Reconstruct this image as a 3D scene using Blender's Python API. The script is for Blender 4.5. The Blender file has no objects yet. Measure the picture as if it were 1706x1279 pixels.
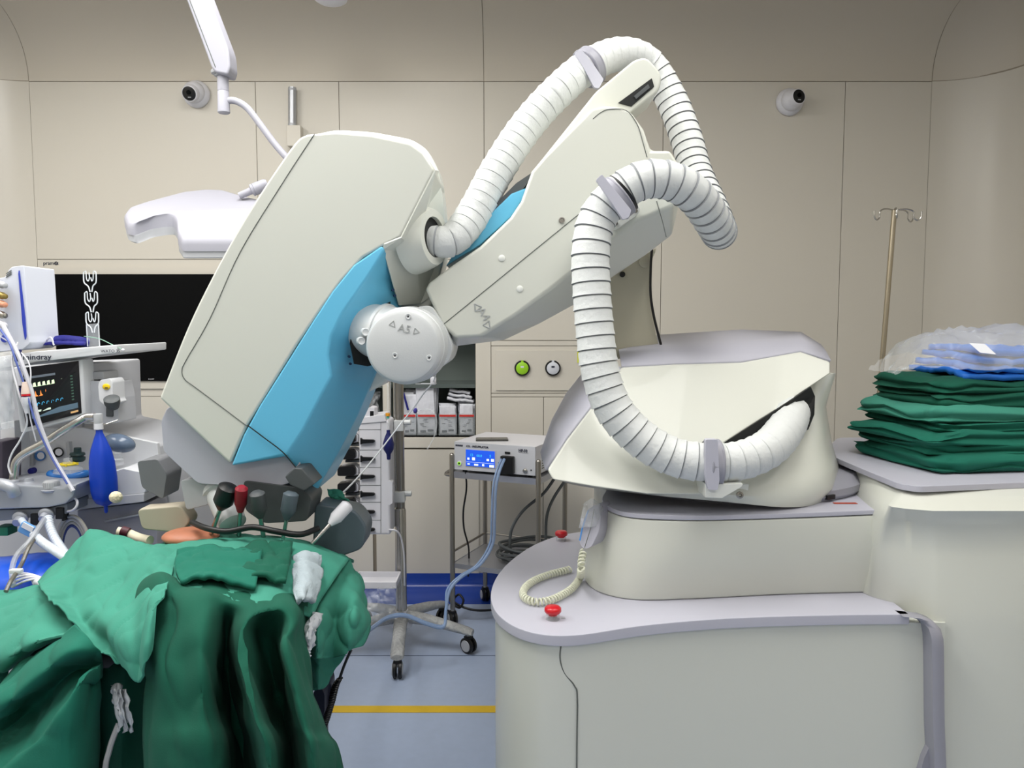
import bpy, bmesh, math, random
from mathutils import Vector, Matrix, noise
PI = math.pi
random.seed(7)
# ------------------------------------------------------------------ camera
F, CX, CY, EYE = 1282.0, 853.0, 639.5, 1.5
PITCH = math.radians(4.4)
UP = Vector((0, math.sin(PITCH), math.cos(PITCH)))
FWD = Vector((0, math.cos(PITCH), -math.sin(PITCH)))
scene = bpy.context.scene
COL = scene.collection
cam_data = bpy.data.cameras.new('camera')
cam_data.sensor_width = 36.0
cam_data.lens = 36.0 * F / 1706.0
cam = bpy.data.objects.new('camera', cam_data)
COL.objects.link(cam)
cam.location = (0, 0, EYE)
cam.rotation_euler = (math.radians(90) - PITCH, 0, math.radians(0.0))
scene.camera = cam
# ------------------------------------------------------------------ world, lights, exposure
world = bpy.data.worlds.new('world')
scene.world = world
world.use_nodes = True
world.node_tree.nodes['Background'].inputs[0].default_value = (0.9, 0.95, 1.0, 1)
world.node_tree.nodes['Background'].inputs[1].default_value = 0.0
scene.view_settings.view_transform = 'Standard'
scene.view_settings.look = 'None'
scene.view_settings.gamma = 1
scene.view_settings.exposure = 0.0
CEIL = 3.19
LAMPS = [(-2.2, 1.95, 0.6, 2.2, 41), (-0.85, 1.95, 0.6, 2.2, 48), (0.7, 1.3, 0.6, 2.0, 20), (1.8, 1.2, 0.6, 1.2, 4), (-1.5, -1.6, 0.6, 1.2, 17), (0.4, -1.6, 0.6, 1.2, 14)]
for (x, y, sx, sy, e) in LAMPS:
    ld = bpy.data.lights.new('ceiling_panel_light', 'AREA')
    ld.shape = 'RECTANGLE'; ld.size = sx; ld.size_y = sy; ld.energy = e
    ld.color = (1.0, 0.985, 0.965)
    lo = bpy.data.objects.new('ceiling_panel_light', ld)
    COL.objects.link(lo)
    lo.location = (x, y, CEIL - 0.035)

# ------------------------------------------------------------------ helpers
def W(px, py, Y):
    d = Vector((1, 0, 0)) * ((px - CX) / F) + UP * (-(py - CY) / F) + FWD
    t = Y / d.y
    return Vector((d.x * t, Y, EYE + d.z * t))
def WZ(px, py, Z):
    d = Vector((1, 0, 0)) * ((px - CX) / F) + UP * (-(py - CY) / F) + FWD
    t = (Z - EYE) / d.z
    return Vector((d.x * t, d.y * t, Z))
def P(*a):
    "list of (px,py) or (px,py,Y) triples into points; last arg default Y"
    *pts, Y0 = a
    return [W(p[0], p[1], p[2] if len(p) > 2 else Y0) for p in pts]
def V(*a): return Vector(a)
def lin(c):
    c /= 255.0
    return c / 12.92 if c <= 0.04045 else ((c + 0.055) / 1.055) ** 2.4
MATS = {}
def mat(name, rgb, rough=0.5, metal=0.0, bump=0.0, bscale=40.0, var=0.0, vscale=6.0, emit=0.0, alpha=1.0, trans=0.0, coat=0.0, sheen=0.0, ior=1.45, stretch=None):
    if name in MATS: return MATS[name]
    m = bpy.data.materials.new(name); m.use_nodes = True
    nt = m.node_tree; b = nt.nodes['Principled BSDF']
    col = (lin(rgb[0]), lin(rgb[1]), lin(rgb[2]), 1)
    b.inputs['Base Color'].default_value = col
    b.inputs['Roughness'].default_value = rough
    b.inputs['Metallic'].default_value = metal
    b.inputs['IOR'].default_value = ior
    b.inputs['Alpha'].default_value = alpha
    b.inputs['Transmission Weight'].default_value = trans
    b.inputs['Coat Weight'].default_value = coat
    b.inputs['Sheen Weight'].default_value = sheen
    tc = nt.nodes.new('ShaderNodeTexCoord')
    src = tc.outputs['Object']
    if stretch:
        mp = nt.nodes.new('ShaderNodeMapping'); mp.inputs['Scale'].default_value = stretch
        nt.links.new(src, mp.inputs['Vector']); src = mp.outputs['Vector']
    if var > 0:
        n = nt.nodes.new('ShaderNodeTexNoise'); n.inputs['Scale'].default_value = vscale; n.inputs['Detail'].default_value = 4
        nt.links.new(src, n.inputs['Vector'])
        mx = nt.nodes.new('ShaderNodeMix'); mx.data_type = 'RGBA'
        mx.inputs['A'].default_value = tuple(min(1, c * (1 - var)) for c in col[:3]) + (1,)
        mx.inputs['B'].default_value = tuple(min(1, c * (1 + var)) for c in col[:3]) + (1,)
        nt.links.new(n.outputs['Fac'], mx.inputs['Factor'])
        nt.links.new(mx.outputs['Result'], b.inputs['Base Color'])
    if bump > 0:
        n2 = nt.nodes.new('ShaderNodeTexNoise'); n2.inputs['Scale'].default_value = bscale; n2.inputs['Detail'].default_value = 5
        nt.links.new(src, n2.inputs['Vector'])
        bp = nt.nodes.new('ShaderNodeBump'); bp.inputs['Strength'].default_value = bump; bp.inputs['Distance'].default_value = 0.01
        nt.links.new(n2.outputs['Fac'], bp.inputs['Height'])
        nt.links.new(bp.outputs['Normal'], b.inputs['Normal'])
    if emit > 0:
        b.inputs['Emission Color'].default_value = col
        b.inputs['Emission Strength'].default_value = emit
    MATS[name] = m
    return m

def catmull(pts, n=8, closed=False):
    out = []; N = len(pts)
    segs = N if closed else N - 1
    for i in range(segs):
        if closed:
            p0, p1, p2, p3 = pts[(i-1) % N], pts[i], pts[(i+1) % N], pts[(i+2) % N]
        else:
            p1, p2 = pts[i], pts[i+1]
            p0 = pts[i-1] if i > 0 else p1 * 2 - p2
            p3 = pts[i+2] if i + 2 < N else p2 * 2 - p1
        for k in range(n):
            t = k / n; t2 = t*t; t3 = t2*t
            out.append(0.5 * ((2*p1) + (p2-p0)*t + (2*p0-5*p1+4*p2-p3)*t2 + (3*p1-p0-3*p2+p3)*t3))
    if not closed: out.append(pts[-1].copy())
    return out
def plane3(a, b, c): return (a, (b - a).cross(c - a).normalized())
def onp(px, py, pl):
    o = Vector((0, 0, EYE)); d = W(px, py, 1.0) - o
    return o + d * ((pl[0] - o).dot(pl[1]) / d.dot(pl[1]))
def resample(pts, n):
    L = [0]
    for a, b in zip(pts, pts[1:]): L.append(L[-1] + (b-a).length)
    out = []; j = 0
    for i in range(n):
        s = L[-1] * i / (n-1)
        while j < len(L) - 2 and L[j+1] < s: j += 1
        d = L[j+1] - L[j]
        out.append(pts[j].lerp(pts[j+1], (s - L[j]) / d if d > 1e-9 else 0))
    return out
def fillet(pts, r, n=5):
    out = []; N = len(pts)
    for i in range(N):
        a, p, b = pts[i-1], pts[i], pts[(i+1) % N]
        rr = r[i] if isinstance(r, (list, tuple)) else r
        u = (a - p); v = (b - p)
        d = min(rr, u.length * 0.45, v.length * 0.45)
        if d < 1e-4: out.append(p.copy()); continue
        p0 = p + u.normalized() * d; p1 = p + v.normalized() * d
        for k in range(n + 1):
            t = k / n
            out.append(p0 * (1-t)**2 + p * 2*t*(1-t) + p1 * t*t)
    return out

class MB:
    def __init__(s): s.v = []; s.f = []; s.m = []; s.cur = 0
    def mi(s, k): s.cur = k; return s
    def add(s, vs, fs):
        o = len(s.v); s.v += [Vector(v) for v in vs]
        for f in fs: s.f.append(tuple(i + o for i in f)); s.m.append(s.cur)
        return s
    def box(s, c, size, R=None):
        c = Vector(c); h = Vector(size) / 2; vs = []
        for x in (-1, 1):
            for y in (-1, 1):
                for z in (-1, 1):
                    p = Vector((x*h.x, y*h.y, z*h.z))
                    if R: p = R @ p
                    vs.append(c + p)
        return s.add(vs, [(0,1,3,2),(4,6,7,5),(0,4,5,1),(2,3,7,6),(0,2,6,4),(1,5,7,3)])
    def boxpx(s, x0, y0, x1, y1, Y, depth):
        return s.prism(P((x0,y0),(x1,y0),(x1,y1),(x0,y1), Y), V(0, depth, 0))
    def prism(s, pts, vec):
        n = len(pts); vec = Vector(vec)
        vs = list(pts) + [p + vec for p in pts]
        fs = [tuple(range(n))[::-1], tuple(range(n, 2*n))] + [(i, (i+1) % n, n + (i+1) % n, n + i) for i in range(n)]
        return s.add(vs, fs)
    def loft(s, rings, closed=True, cap0=True, cap1=True, wrap=False):
        n = len(rings[0]); vs = [p for r in rings for p in r]; fs = []
        R = len(rings)
        for j in range(R if wrap else R - 1):
            for i in range(n if closed else n - 1):
                a = j*n + i; b = j*n + (i+1) % n; k = ((j+1) % R)*n
                fs.append((a, b, k + (i+1) % n, k + i))
        if cap0: fs.append(tuple(range(n))[::-1])
        if cap1: fs.append(tuple(range((R-1)*n, R*n)))
        return s.add(vs, fs)
    def tube(s, pts, r, n=10, caps=True, closed=False, flat=None):
        N = len(pts); rings = []
        T = []
        for i in range(N):
            if closed: t = pts[(i+1) % N] - pts[i-1]
            else: t = pts[min(i+1, N-1)] - pts[max(i-1, 0)]
            T.append(t.normalized() if t.length > 1e-9 else Vector((0,0,1)))
        a = Vector((0,0,1)) if abs(T[0].z) < 0.9 else Vector((1,0,0))
        nrm = (a - T[0]*a.dot(T[0])).normalized()
        for i in range(N):
            nrm = (nrm - T[i]*nrm.dot(T[i])).normalized()
            bn = T[i].cross(nrm)
            rr = r(i/(N-1)) if callable(r) else (r[i] if isinstance(r, (list, tuple)) else r)
            fl = flat or 1.0
            rings.append([pts[i] + (nrm*math.cos(2*PI*k/n)*fl + bn*math.sin(2*PI*k/n)) * rr for k in range(n)])
        return s.loft(rings, True, caps and not closed, caps and not closed, closed)
    def cyl(s, p0, p1, r0, r1=None, n=24):
        r1 = r0 if r1 is None else r1
        return s.lathe(p0, Vector(p1) - Vector(p0), [(0, r0), ((Vector(p1)-Vector(p0)).length, r1)], n)
    def lathe(s, o, axis, prof, n=32):
        o = Vector(o); ax = Vector(axis).normalized()
        a = Vector((0,0,1)) if abs(ax.z) < 0.9 else Vector((1,0,0))
        u = (a - ax*a.dot(ax)).normalized(); w = ax.cross(u)
        rings = [[o + ax*d + (u*math.cos(2*PI*k/n) + w*math.sin(2*PI*k/n)) * max(r, 1e-4) for k in range(n)] for d, r in prof]
        return s.loft(rings)
    def grid(s, fn, nu, nv):
        vs = [fn(i/nu, j/nv) for j in range(nv+1) for i in range(nu+1)]
        fs = [(j*(nu+1)+i, j*(nu+1)+i+1, (j+1)*(nu+1)+i+1, (j+1)*(nu+1)+i) for j in range(nv) for i in range(nu)]
        return s.add(vs, fs)
    def ell(s, c, r, n=20, m=12, R=None):
        c = Vector(c); rings = []
        for j in range(m+1):
            th = PI*j/m; ring = []
            for i in range(n):
                ph = 2*PI*i/n
                p = Vector((max(math.sin(th), 1e-3)*math.cos(ph)*r[0], max(math.sin(th), 1e-3)*math.sin(ph)*r[1], math.cos(th)*r[2]))
                if R: p = R @ p
                ring.append(c + p)
            rings.append(ring)
        return s.loft(rings)
ORG = {}
def org(o): return ORG[o.name]
def props(o, label=None, cat=None, group=None, kind=None):
    if label: o['label'] = label
    if cat: o['category'] = cat
    if group: o['group'] = group
    if kind: o['kind'] = kind
    return o
def thing(name, loc, label, cat, group=None):
    o = bpy.data.objects.new(name, None); COL.objects.link(o)
    o.empty_display_size = 0.05
    o.location = loc; ORG[o.name] = Vector(loc)
    return props(o, label, cat, group)
def mk(name, mb, mats, parent=None, bevel=0.0, seg=2, smooth=True, angle=38, solid=0.0, merge=False, label=None, bang=28):
    vs = mb.v
    lo = Vector((min(v.x for v in vs), min(v.y for v in vs), min(v.z for v in vs)))
    hi = Vector((max(v.x for v in vs), max(v.y for v in vs), max(v.z for v in vs)))
    o0 = (lo + hi) / 2
    if parent is None: o0.z = lo.z
    me = bpy.data.meshes.new(name)
    me.from_pydata([v - o0 for v in vs], [], mb.f)
    if not isinstance(mats, (list, tuple)): mats = [mats]
    for m in mats: me.materials.append(m)
    me.polygons.foreach_set('material_index', mb.m)
    bm = bmesh.new(); bm.from_mesh(me)
    if merge: bmesh.ops.remove_doubles(bm, verts=bm.verts, dist=1e-5)
    bmesh.ops.recalc_face_normals(bm, faces=bm.faces)
    if bevel > 0:
        es = [e for e in bm.edges if len(e.link_faces) == 2 and e.calc_face_angle(0) > math.radians(bang)]
        bmesh.ops.bevel(bm, geom=es, offset=bevel, segments=seg, profile=0.5, affect='EDGES', clamp_overlap=True)
    bm.to_mesh(me); bm.free()
    if smooth:
        me.polygons.foreach_set('use_smooth', [True]*len(me.polygons))
        me.set_sharp_from_angle(angle=math.radians(angle))
    o = bpy.data.objects.new(name, me); COL.objects.link(o)
    ORG[o.name] = o0
    if parent is not None:
        o.parent = parent; o.location = o0 - ORG[parent.name]
    else: o.location = o0
    if solid:
        sm = o.modifiers.new('solid', 'SOLIDIFY'); sm.thickness = solid; sm.offset = 0
    if bevel > 0:
        wn = o.modifiers.new('wn', 'WEIGHTED_NORMAL'); wn.keep_sharp = True
    if label: o['label'] = label
    return o
def one(name, mb, mats, label, cat, group=None, **k):
    return props(mk(name, mb, mats, None, **k), label, cat, group)
def struct(name, mb, mats, **k):
    return props(mk(name, mb, mats, None, **k), kind='structure')
def dup(o, off, label=None, parent=None, pos=None):
    c = o.copy(); COL.objects.link(c); ORG[c.name] = ORG[o.name] + Vector(off)
    if parent is not None: c.parent = parent
    else: c.location = o.location + Vector(off)
    for ch in [x for x in o.children]: dup(ch, off, None, c)
    if label: c['label'] = label
    return c
FRONT = Matrix.Rotation(PI/2, 3, 'X')       # text facing the camera side (-Y)
def text(body, loc, size, mats, parent, R=None, name='lettering', extrude=0.0006, align='LEFT', bold=0.0, sx=1.0):
    cu = bpy.data.curves.new('t', 'FONT'); cu.body = body; cu.size = size; cu.extrude = extrude
    cu.align_x = align; cu.resolution_u = 2; cu.offset = bold
    t = bpy.data.objects.new('t', cu); COL.objects.link(t)
    dg = bpy.context.evaluated_depsgraph_get()
    me = bpy.data.meshes.new_from_object(t.evaluated_get(dg))
    bpy.data.objects.remove(t)
    R = R or FRONT
    mb = MB(); mb.add([Vector(loc) + R @ Vector((v.co.x*sx, v.co.y, v.co.z)) for v in me.vertices], [tuple(p.vertices) for p in me.polygons])
    return mk(name, mb, mats, parent, smooth=False)
def surf(rows, nu, nv, amp=0.0, scale=8.0, seed=0.0, fold=None):
    """tensor Catmull-Rom surface through a control grid of points, with fine wrinkles"""
    R = [[Vector(p) for p in r] for r in rows]
    cols = [catmull(r, nu) for r in R]
    n = len(cols[0])
    cc = [catmull([c[i] for c in cols], nv) for i in range(n)]
    m = len(cc[0])
    vs = []
    for j in range(m):
        for i in range(n):
            p = cc[i][j].copy()
            if amp:
                a = cc[min(i+1, n-1)][j] - cc[max(i-1, 0)][j]; b = cc[i][min(j+1, m-1)] - cc[i][max(j-1, 0)]
                nn = a.cross(b)
                if nn.length > 1e-12:
                    nn.normalize()
                    q = p*scale + Vector((seed, seed*1.7, 0))
                    w = noise.noise(q) + 0.5*noise.noise(q*2.3)
                    w2 = 1 - abs(noise.noise(q*0.9 + Vector((5, 1, 7))))*2.2
                    w3 = 1 - abs(noise.noise(Vector((q.x*1.5 + q.z*0.7, q.y*1.2, q.z*0.55 - q.x*0.3)) + Vector((2, 9, 3))))*3.0
                    p += nn * amp * (w*0.55 + max(0, w2)**3*0.5 + max(0, w3)**2*0.7)
            vs.append(p)
    fs = [(j*n+i, j*n+i+1, (j+1)*n+i+1, (j+1)*n+i) for j in range(m-1) for i in range(n-1)]
    mb = MB(); mb.add(vs, fs)
    return mb
def G(*rows):
    return [[W(*p) for p in r] for r in rows]

# ------------------------------------------------------------------ materials
M_wall = mat('wall_cream_panel', (204, 199, 188), 0.42, var=0.02, vscale=1.5)
M_gap = mat('panel_joint', (150, 141, 126), 0.8)
M_ceil = mat('ceiling_cream', (196, 189, 176), 0.5)
M_floor = mat('vinyl_floor_blue_grey', (158, 172, 197), 0.32, var=0.06, vscale=30, bump=0.03, bscale=200)
M_skirt = mat('skirting_blue', (28, 62, 150), 0.25)
M_yellow = mat('yellow_tape', (205, 170, 36), 0.5, var=0.08, vscale=25)
M_shell = mat('robot_shell_cream', (208, 210, 201), 0.34, coat=0.2)
M_shell2 = mat('robot_shell_white', (226, 228, 222), 0.32, coat=0.2)
M_lilac = mat('robot_lilac_grey', (184, 184, 196), 0.45, var=0.015, vscale=300)
M_lilac2 = mat('robot_edge_grey', (150, 150, 160), 0.4)
M_blue = mat('robot_blue', (98, 184, 220), 0.36, coat=0.2)
M_seam = mat('seam_dark', (92, 96, 92), 0.7)
M_black = mat('black_plastic', (14, 14, 16), 0.4)
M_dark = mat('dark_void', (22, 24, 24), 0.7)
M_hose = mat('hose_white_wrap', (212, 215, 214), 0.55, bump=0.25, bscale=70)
M_hoseg = mat('hose_groove_shade', (150, 153, 156), 0.8)  # grey paints the shade lines between the hose bands
M_cast = mat('cast_grey_metal', (204, 207, 208), 0.42, metal=0.1, bump=0.05, bscale=250)
M_emb = mat('embossed_mark', (168, 171, 170), 0.5)
M_steel = mat('stainless_steel', (190, 188, 184), 0.25, metal=1.0)
M_steel2 = mat('dark_steel', (160, 156, 150), 0.3, metal=1.0)
M_white = mat('white_plastic', (216, 216, 222), 0.38)
M_lampw = mat('lamp_white', (160, 160, 170), 0.5)
M_grey = mat('grey_plastic', (170, 172, 176), 0.45)
M_dgrey = mat('dark_grey_plastic', (74, 78, 80), 0.5)
M_red = mat('red_plastic', (196, 20, 34), 0.3, coat=0.3)
M_green = mat('dark_green_cloth', (6, 80, 62), 0.95, bump=0.08, bscale=350, var=0.1, vscale=9)
M_green_b = mat('mid_green_cloth', (16, 100, 82), 0.95, bump=0.08, bscale=350, var=0.1, vscale=9)
M_teal = mat('light_green_cloth', (58, 134, 115), 0.95, bump=0.08, bscale=350, var=0.1, vscale=9)
M_clear = mat('clear_plastic', (230, 234, 238), 0.08, alpha=0.26)
M_tubing = mat('clear_blue_tubing', (150, 176, 214), 0.15, alpha=0.65)
M_navy = mat('navy_fabric', (28, 30, 120), 0.7, bump=0.2, bscale=120)
M_bag = mat('blue_rubber', (14, 60, 176), 0.35)
M_screen = mat('screen_off', (6, 7, 9), 0.3, ior=1.18)
M_wallc = mat('wall_corner_gloss', (204, 199, 188), 0.33, coat=0.0)
# ================================================================== ROOM
YW = 4.25
XR, XL = W(1553, 133, YW).x, W(48, 137, YW).x
ZC = W(853, 135, YW).z
RC = 0.34
mb = MB(); mb.box((-0.15, 0.6, -0.03), (6.4, 7.8, 0.06)); struct('floor', mb, M_floor)
# thin vinyl weld seam
mb = MB(); ys = WZ(700, 1092, 0).y
mb.box((-0.15, ys, 0.0006), (5.6, 0.004, 0.0012)); struct('trim_1', mb, mat('weld_seam', (70, 84, 110), 0.5))
mb = MB(); y0, y1 = WZ(680, 1187, 0).y, WZ(680, 1176, 0).y
mb.box((0.1, (y0+y1)/2, 0.001), (5.2, y1-y0, 0.002)); 
o = struct('trim_2', mb, M_yellow); o['label'] = 'yellow tape line on the floor'
# coved skirting of blue vinyl along the back wall
def cove_profile(r_out, h, n=8):
    pts = []
    for k in range(n+1):
        a = PI/2*k/n
        pts.append((r_out*(1-math.sin(a)), h*(1-math.cos(a))))
    return pts
sk = MB(); ring = []
zt = 0.105
prof = [(0.21, 0.0), (0.16, 0.001), (0.10, 0.006), (0.06, 0.016), (0.03, 0.034), (0.018, 0.05), (0.014, zt), (0.0, zt), (0.0, 0.0)]
sk.prism([V(-3.2, YW - a, b) for a, b in prof], (6.1, 0, 0)); struct('baseboard_back', sk, M_skirt)

# back wall: separate panels with dark joints, opening for the niche
NX0, NX1 = W(566, 600, YW).x, W(792, 600, YW).x
NZ0, NZ1 = W(700, 728, YW).z, W(700, 540, YW).z
def X(px, py=400): return W(px, py, YW).x
def Z(py): return W(853, py, YW).z
wb = MB()
wb.mi(1)
for (x0, x1, z0, z1) in [(-3.1, NX0, 0, ZC), (NX1, XR+0.1, 0, ZC), (NX0, NX1, 0, NZ0), (NX0, NX1, NZ1, ZC)]:
    wb.box(((x0+x1)/2, YW+0.05, (z0+z1)/2), (x1-x0, 0.08, z1-z0))
wb.mi(0)
g = 0.0017
def panel(x0, x1, z0, z1):
    wb.box(((x0+x1)/2, YW+0.006, (z0+z1)/2), (x1-x0-2*g, 0.012, z1-z0-2*g))
xa, xb, xc, xd, xe, xf = X(48,137), X(425,137), X(806,137), X(1105,200), X(1409,133), XR
z432, z646, z660, z568, z576 = Z(432), Z(645), Z(660), Z(567), Z(576)
zs = 0.1
panel(-3.1, xa, zs, ZC)
panel(xa, xb, z432, ZC); panel(xb, NX0+0.02, z432, ZC)
panel(xa, NX0, z646, z432); panel(xa, NX0, z660, z646); panel(xa, NX0, zs, z660)
panel(NX0+0.02, xc, z432, ZC); panel(NX0, xc, NZ1, z432); panel(xc, xd, z568, ZC)
xm = X(818, 600)
panel(NX1, xm, zs, z568)
panel(xm, xd, z576, z568); panel(xm, xd, Z(655), z576); panel(xm, xd, Z(661), Z(655)); panel(xm, X(905,800), zs, Z(661)); panel(X(905,800), xd, zs, Z(661))
panel(xd, xe, zs, ZC); panel(xe, xf, zs, ZC)
struct('wall_back', wb, [M_wall, M_gap], bevel=0.0)
# cove between wall and ceiling, with joints, and rounded corners
cv = MB(); wc = MB()
def cove_pt(x, a, yw=YW): return V(x, yw - RC*(1-math.cos(a)), ZC + RC*math.sin(a))
def cove_seg(x0, x1):
    A = [PI/2*k/14 for k in range(15)]
    cv.loft([[cove_pt(x0, a) for a in A], [cove_pt(x1, a) for a in A]], closed=False, cap0=False, cap1=False)
xs = [XL, xc, XR]
for a, b in zip(xs, xs[1:]): cove_seg(a + g, b - g)
def corner(sx, xe0):
    # vertical rounded corner up to ZC and sphere patch above
    A = [PI/2*k/14 for k in range(15)]
    def cp(a, r): return (xe0 + sx*r*math.sin(a), YW - RC + r*math.cos(a))
    lo = [V(*cp(a, RC), 0.0) for a in A]; hi = [V(*cp(a, RC), ZC-g) for a in A]
    wc.loft([lo, hi], closed=False, cap0=False, cap1=False)
    rings = []
    for b in A:
        r = RC*math.cos(b)
        rings.append([V(xe0 + sx*(g + r*math.sin(a)), YW - RC + r*math.cos(a), ZC + g + RC*math.sin(b)) for a in A])
    cv.loft(rings, closed=False, cap0=False, cap1=False)
corner(1, XR); corner(-1, XL)
XRW, XLW = XR + RC, XL - RC
for sx, xw in ((1, XRW), (-1, XLW)):
    A = [PI/2*k/14 for k in range(15)]
    cv.loft([[V(xw - sx*RC*(1-math.cos(a)), yy, ZC + g + RC*math.sin(a)) for a in A] for yy in (YW - RC, -3.0)], closed=False, cap0=False, cap1=False)
struct('trim_3', cv, M_ceil); struct('trim_5', wc, M_wallc)
cb = MB()   # joints behind the cove
A = [PI/2*k/14 for k in range(15)]
for x in xs:
    cb.loft([[cove_pt(x - 2.2*g, a) + V(0, 0.002, 0.002) for a in A], [cove_pt(x + 2.2*g, a) + V(0, 0.002, 0.002) for a in A]], closed=False, cap0=False, cap1=False)
cb.box(((XL+XR)/2, YW+0.001, ZC), (XR-XL, 0.002, 0.008))
for sx, xe0 in ((1, XR), (-1, XL)):
    cb.loft([[V(xe0 + sx*(RC+0.001)*math.sin(a), YW - RC + (RC+0.001)*math.cos(a), ZC + dz) for a in A] for dz in (-0.006, 0.006)], closed=False, cap0=False, cap1=False)
struct('trim_4', cb, M_gap)
for nm, xw in (('wall_right', XRW + 0.04), ('wall_left', XLW - 0.04)):
    m_ = MB(); m_.box((xw, 0.46, (ZC+0.03)/2), (0.08, 6.9, ZC+0.03)); struct(nm, m_, M_wall)
m_ = MB(); m_.box((-0.15, -3.04, 1.6), (6.4, 0.08, 3.2)); struct('wall_front', m_, M_wall)
m_ = MB(); m_.box(((XL+XR)/2, 0.45, CEIL + 0.02), (XR-XL+0.1, 6.95, 0.04)); struct('ceiling', m_, M_ceil)
# ceiling lamp panels
M_lampglow = mat('lamp_diffuser', (255, 252, 244), 0.6, emit=3.0)
for i, (x, y, sx, sy, e) in enumerate(LAMPS):
    t = thing('ceiling_light', (x, y, CEIL), 'flat rectangular ceiling light panel above the room', 'lamp', 'ceiling light panels')
    m_ = MB(); m_.box((x, y, CEIL - 0.012), (sx+0.05, sy+0.05, 0.024)); mk('frame', m_, M_white, t, bevel=0.004)
    m_ = MB(); m_.box((x, y, CEIL - 0.026), (sx, sy, 0.006)); mk('diffuser', m_, M_lampglow, t)
# ---- round fitting hanging from the ceiling, only its bottom seen
c = W(551, -2, 3.55)
t = thing('ceiling_sensor', (c.x, c.y, CEIL), 'small white round dome fitting hanging from the ceiling at the top edge', 'fixture')
m_ = MB(); m_.lathe(c + V(0,0,-0.025), (0,0,1), [(0,0.0),(0.003,0.03),(0.010,0.055),(0.02,0.071),(0.035,0.076),(0.06,0.076)], 40); mk('dome', m_, M_white, t)
m_ = MB(); m_.cyl(c + V(0,0,0.03), V(c.x, c.y, CEIL), 0.02); mk('stem', m_, M_white, t)

# ================================================================== ROBOT
rob = thing('surgical_robot', (0.9, 2.3, 0), 'large cream and blue robot arm with white corrugated hose on a cabinet base', 'robot')
# --- base cabinet
ZP = 0.80
base_px = [(975,884),(930,892),(890,907),(855,930),(830,956),(818,985),(822,1012),(842,1034),(875,1050),(920,1058),(975,1056),(1060,1043),(1150,1034),(1250,1028),(1400,1024),(1516,1023)]
bp = catmull([WZ(x, y, ZP) for x, y in base_px], 4)
rx = WZ(1516, 1023, ZP)
outline = bp + [V(rx.x + 0.02, 2.75, ZP), V(bp[0].x, 2.75, ZP)]
m_ = MB(); m_.prism(outline, (0, 0, -0.026)); mk('base_top', m_, M_lilac, rob, bevel=0.003)
ci = sum(outline, Vector()) / len(outline)
def shrink(pts, d):
    out = []; n = len(pts)
    for i in range(n):
        t_ = (pts[(i+1) % n] - pts[i-1]); t_.z = 0
        nn = V(t_.y, -t_.x, 0).normalized()
        if (ci - pts[i]).dot(nn) < 0: nn = -nn
        out.append(pts[i] + nn*d)
    return out
bi = [V(p.x, p.y, ZP - 0.026) for p in shrink(outline, 0.012)[:len(bp)-1]]
bi += [V(bp[-1].x, bp[-1].y + 0.012, ZP - 0.026), V(1.06, bp[-1].y + 0.012, ZP - 0.026), V(1.06, 2.75, ZP - 0.026), V(bp[0].x + 0.02, 2.75, ZP - 0.026)]
m_ = MB(); m_.prism(bi, (0, 0, -(ZP - 0.026 - 0.02)))
m_.mi(1)
# service panel seam on the front
for (pl) in [[(936,1066),(933,1095),(940,1120),(957,1142),(962,1165),(961,1279),(960,1700)]]:
    yy = bi[0]
    q = []
    for (x, y) in pl:
        # point on the cabinet front surface below the plate: march along the ray
        best = None
        for k in range(600):
            Yk = 1.5 + k*0.0015
            p = W(x, y, Yk)
            j = min(range(len(bp)-1), key=lambda a: abs(bi[a].x - p.x) + (0 if bi[a].y < 2.0 else 9))
            if p.y >= bi[j].y: best = p; break
        if best: q.append(best + V(0, -0.0005, 0))
    if len(q) > 2: m_.tube(catmull(q, 6), 0.0016, 6)
mk('base_cabinet', m_, [M_shell, M_seam], rob, smooth=True)
# --- neck block on the base (cream, tapering) and its grey top plate
ZN = 1.01
nb = [(972,905),(964,940),(974,968),(1000,988),(1060,1000),(1160,998),(1300,991),(1450,987)]
nt_ = [(1012,820),(1003,838),(1016,852),(1050,862),(1120,866),(1200,866),(1330,862),(1478,856)]
B0 = catmull([WZ(x, y, ZP) for x, y in nb], 4); T0 = catmull([WZ(x, y, ZN) for x, y in nt_], 4)
yb = 2.6
B0.append(B0[-1] + V(0.14, 0, 0)); T0.append(T0[-1] + V(0.1, 0, 0))
ring0 = B0 + [V(B0[-1].x, yb, ZP), V(B0[0].x + 0.05, yb, ZP)]
ring2 = T0 + [V(T0[-1].x, yb, ZN), V(T0[0].x, yb, ZN)]
ring1 = [a.lerp(b, 0.62) + V(0, -0.012, 0) for a, b in zip(ring0, ring2)]
ringm = [a.lerp(b, 0.3) + V(-0.004, -0.01, 0) for a, b in zip(ring0, ring2)]
m_ = MB(); m_.loft([ring0, ringm, ring1, [p - V(0,0,0.002) for p in ring2]]); mk('neck_housing', m_, M_shell, rob, bevel=0.006, bang=50)
ringp = [V(p.x, p.y, ZN) for p in ring2]
m_ = MB(); m_.prism(ringp, (0, 0, 0.012)); mk('neck_top', m_, M_lilac, rob, bevel=0.002, bang=50)
m_ = MB(); c = WZ(1408, 838, ZN+0.013); m_.box(c, (0.062, 0.014, 0.001)); mk('warning_label', m_, mat('label_red_brown', (168, 66, 44), 0.6, var=0.5, vscale=220), rob)
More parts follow.
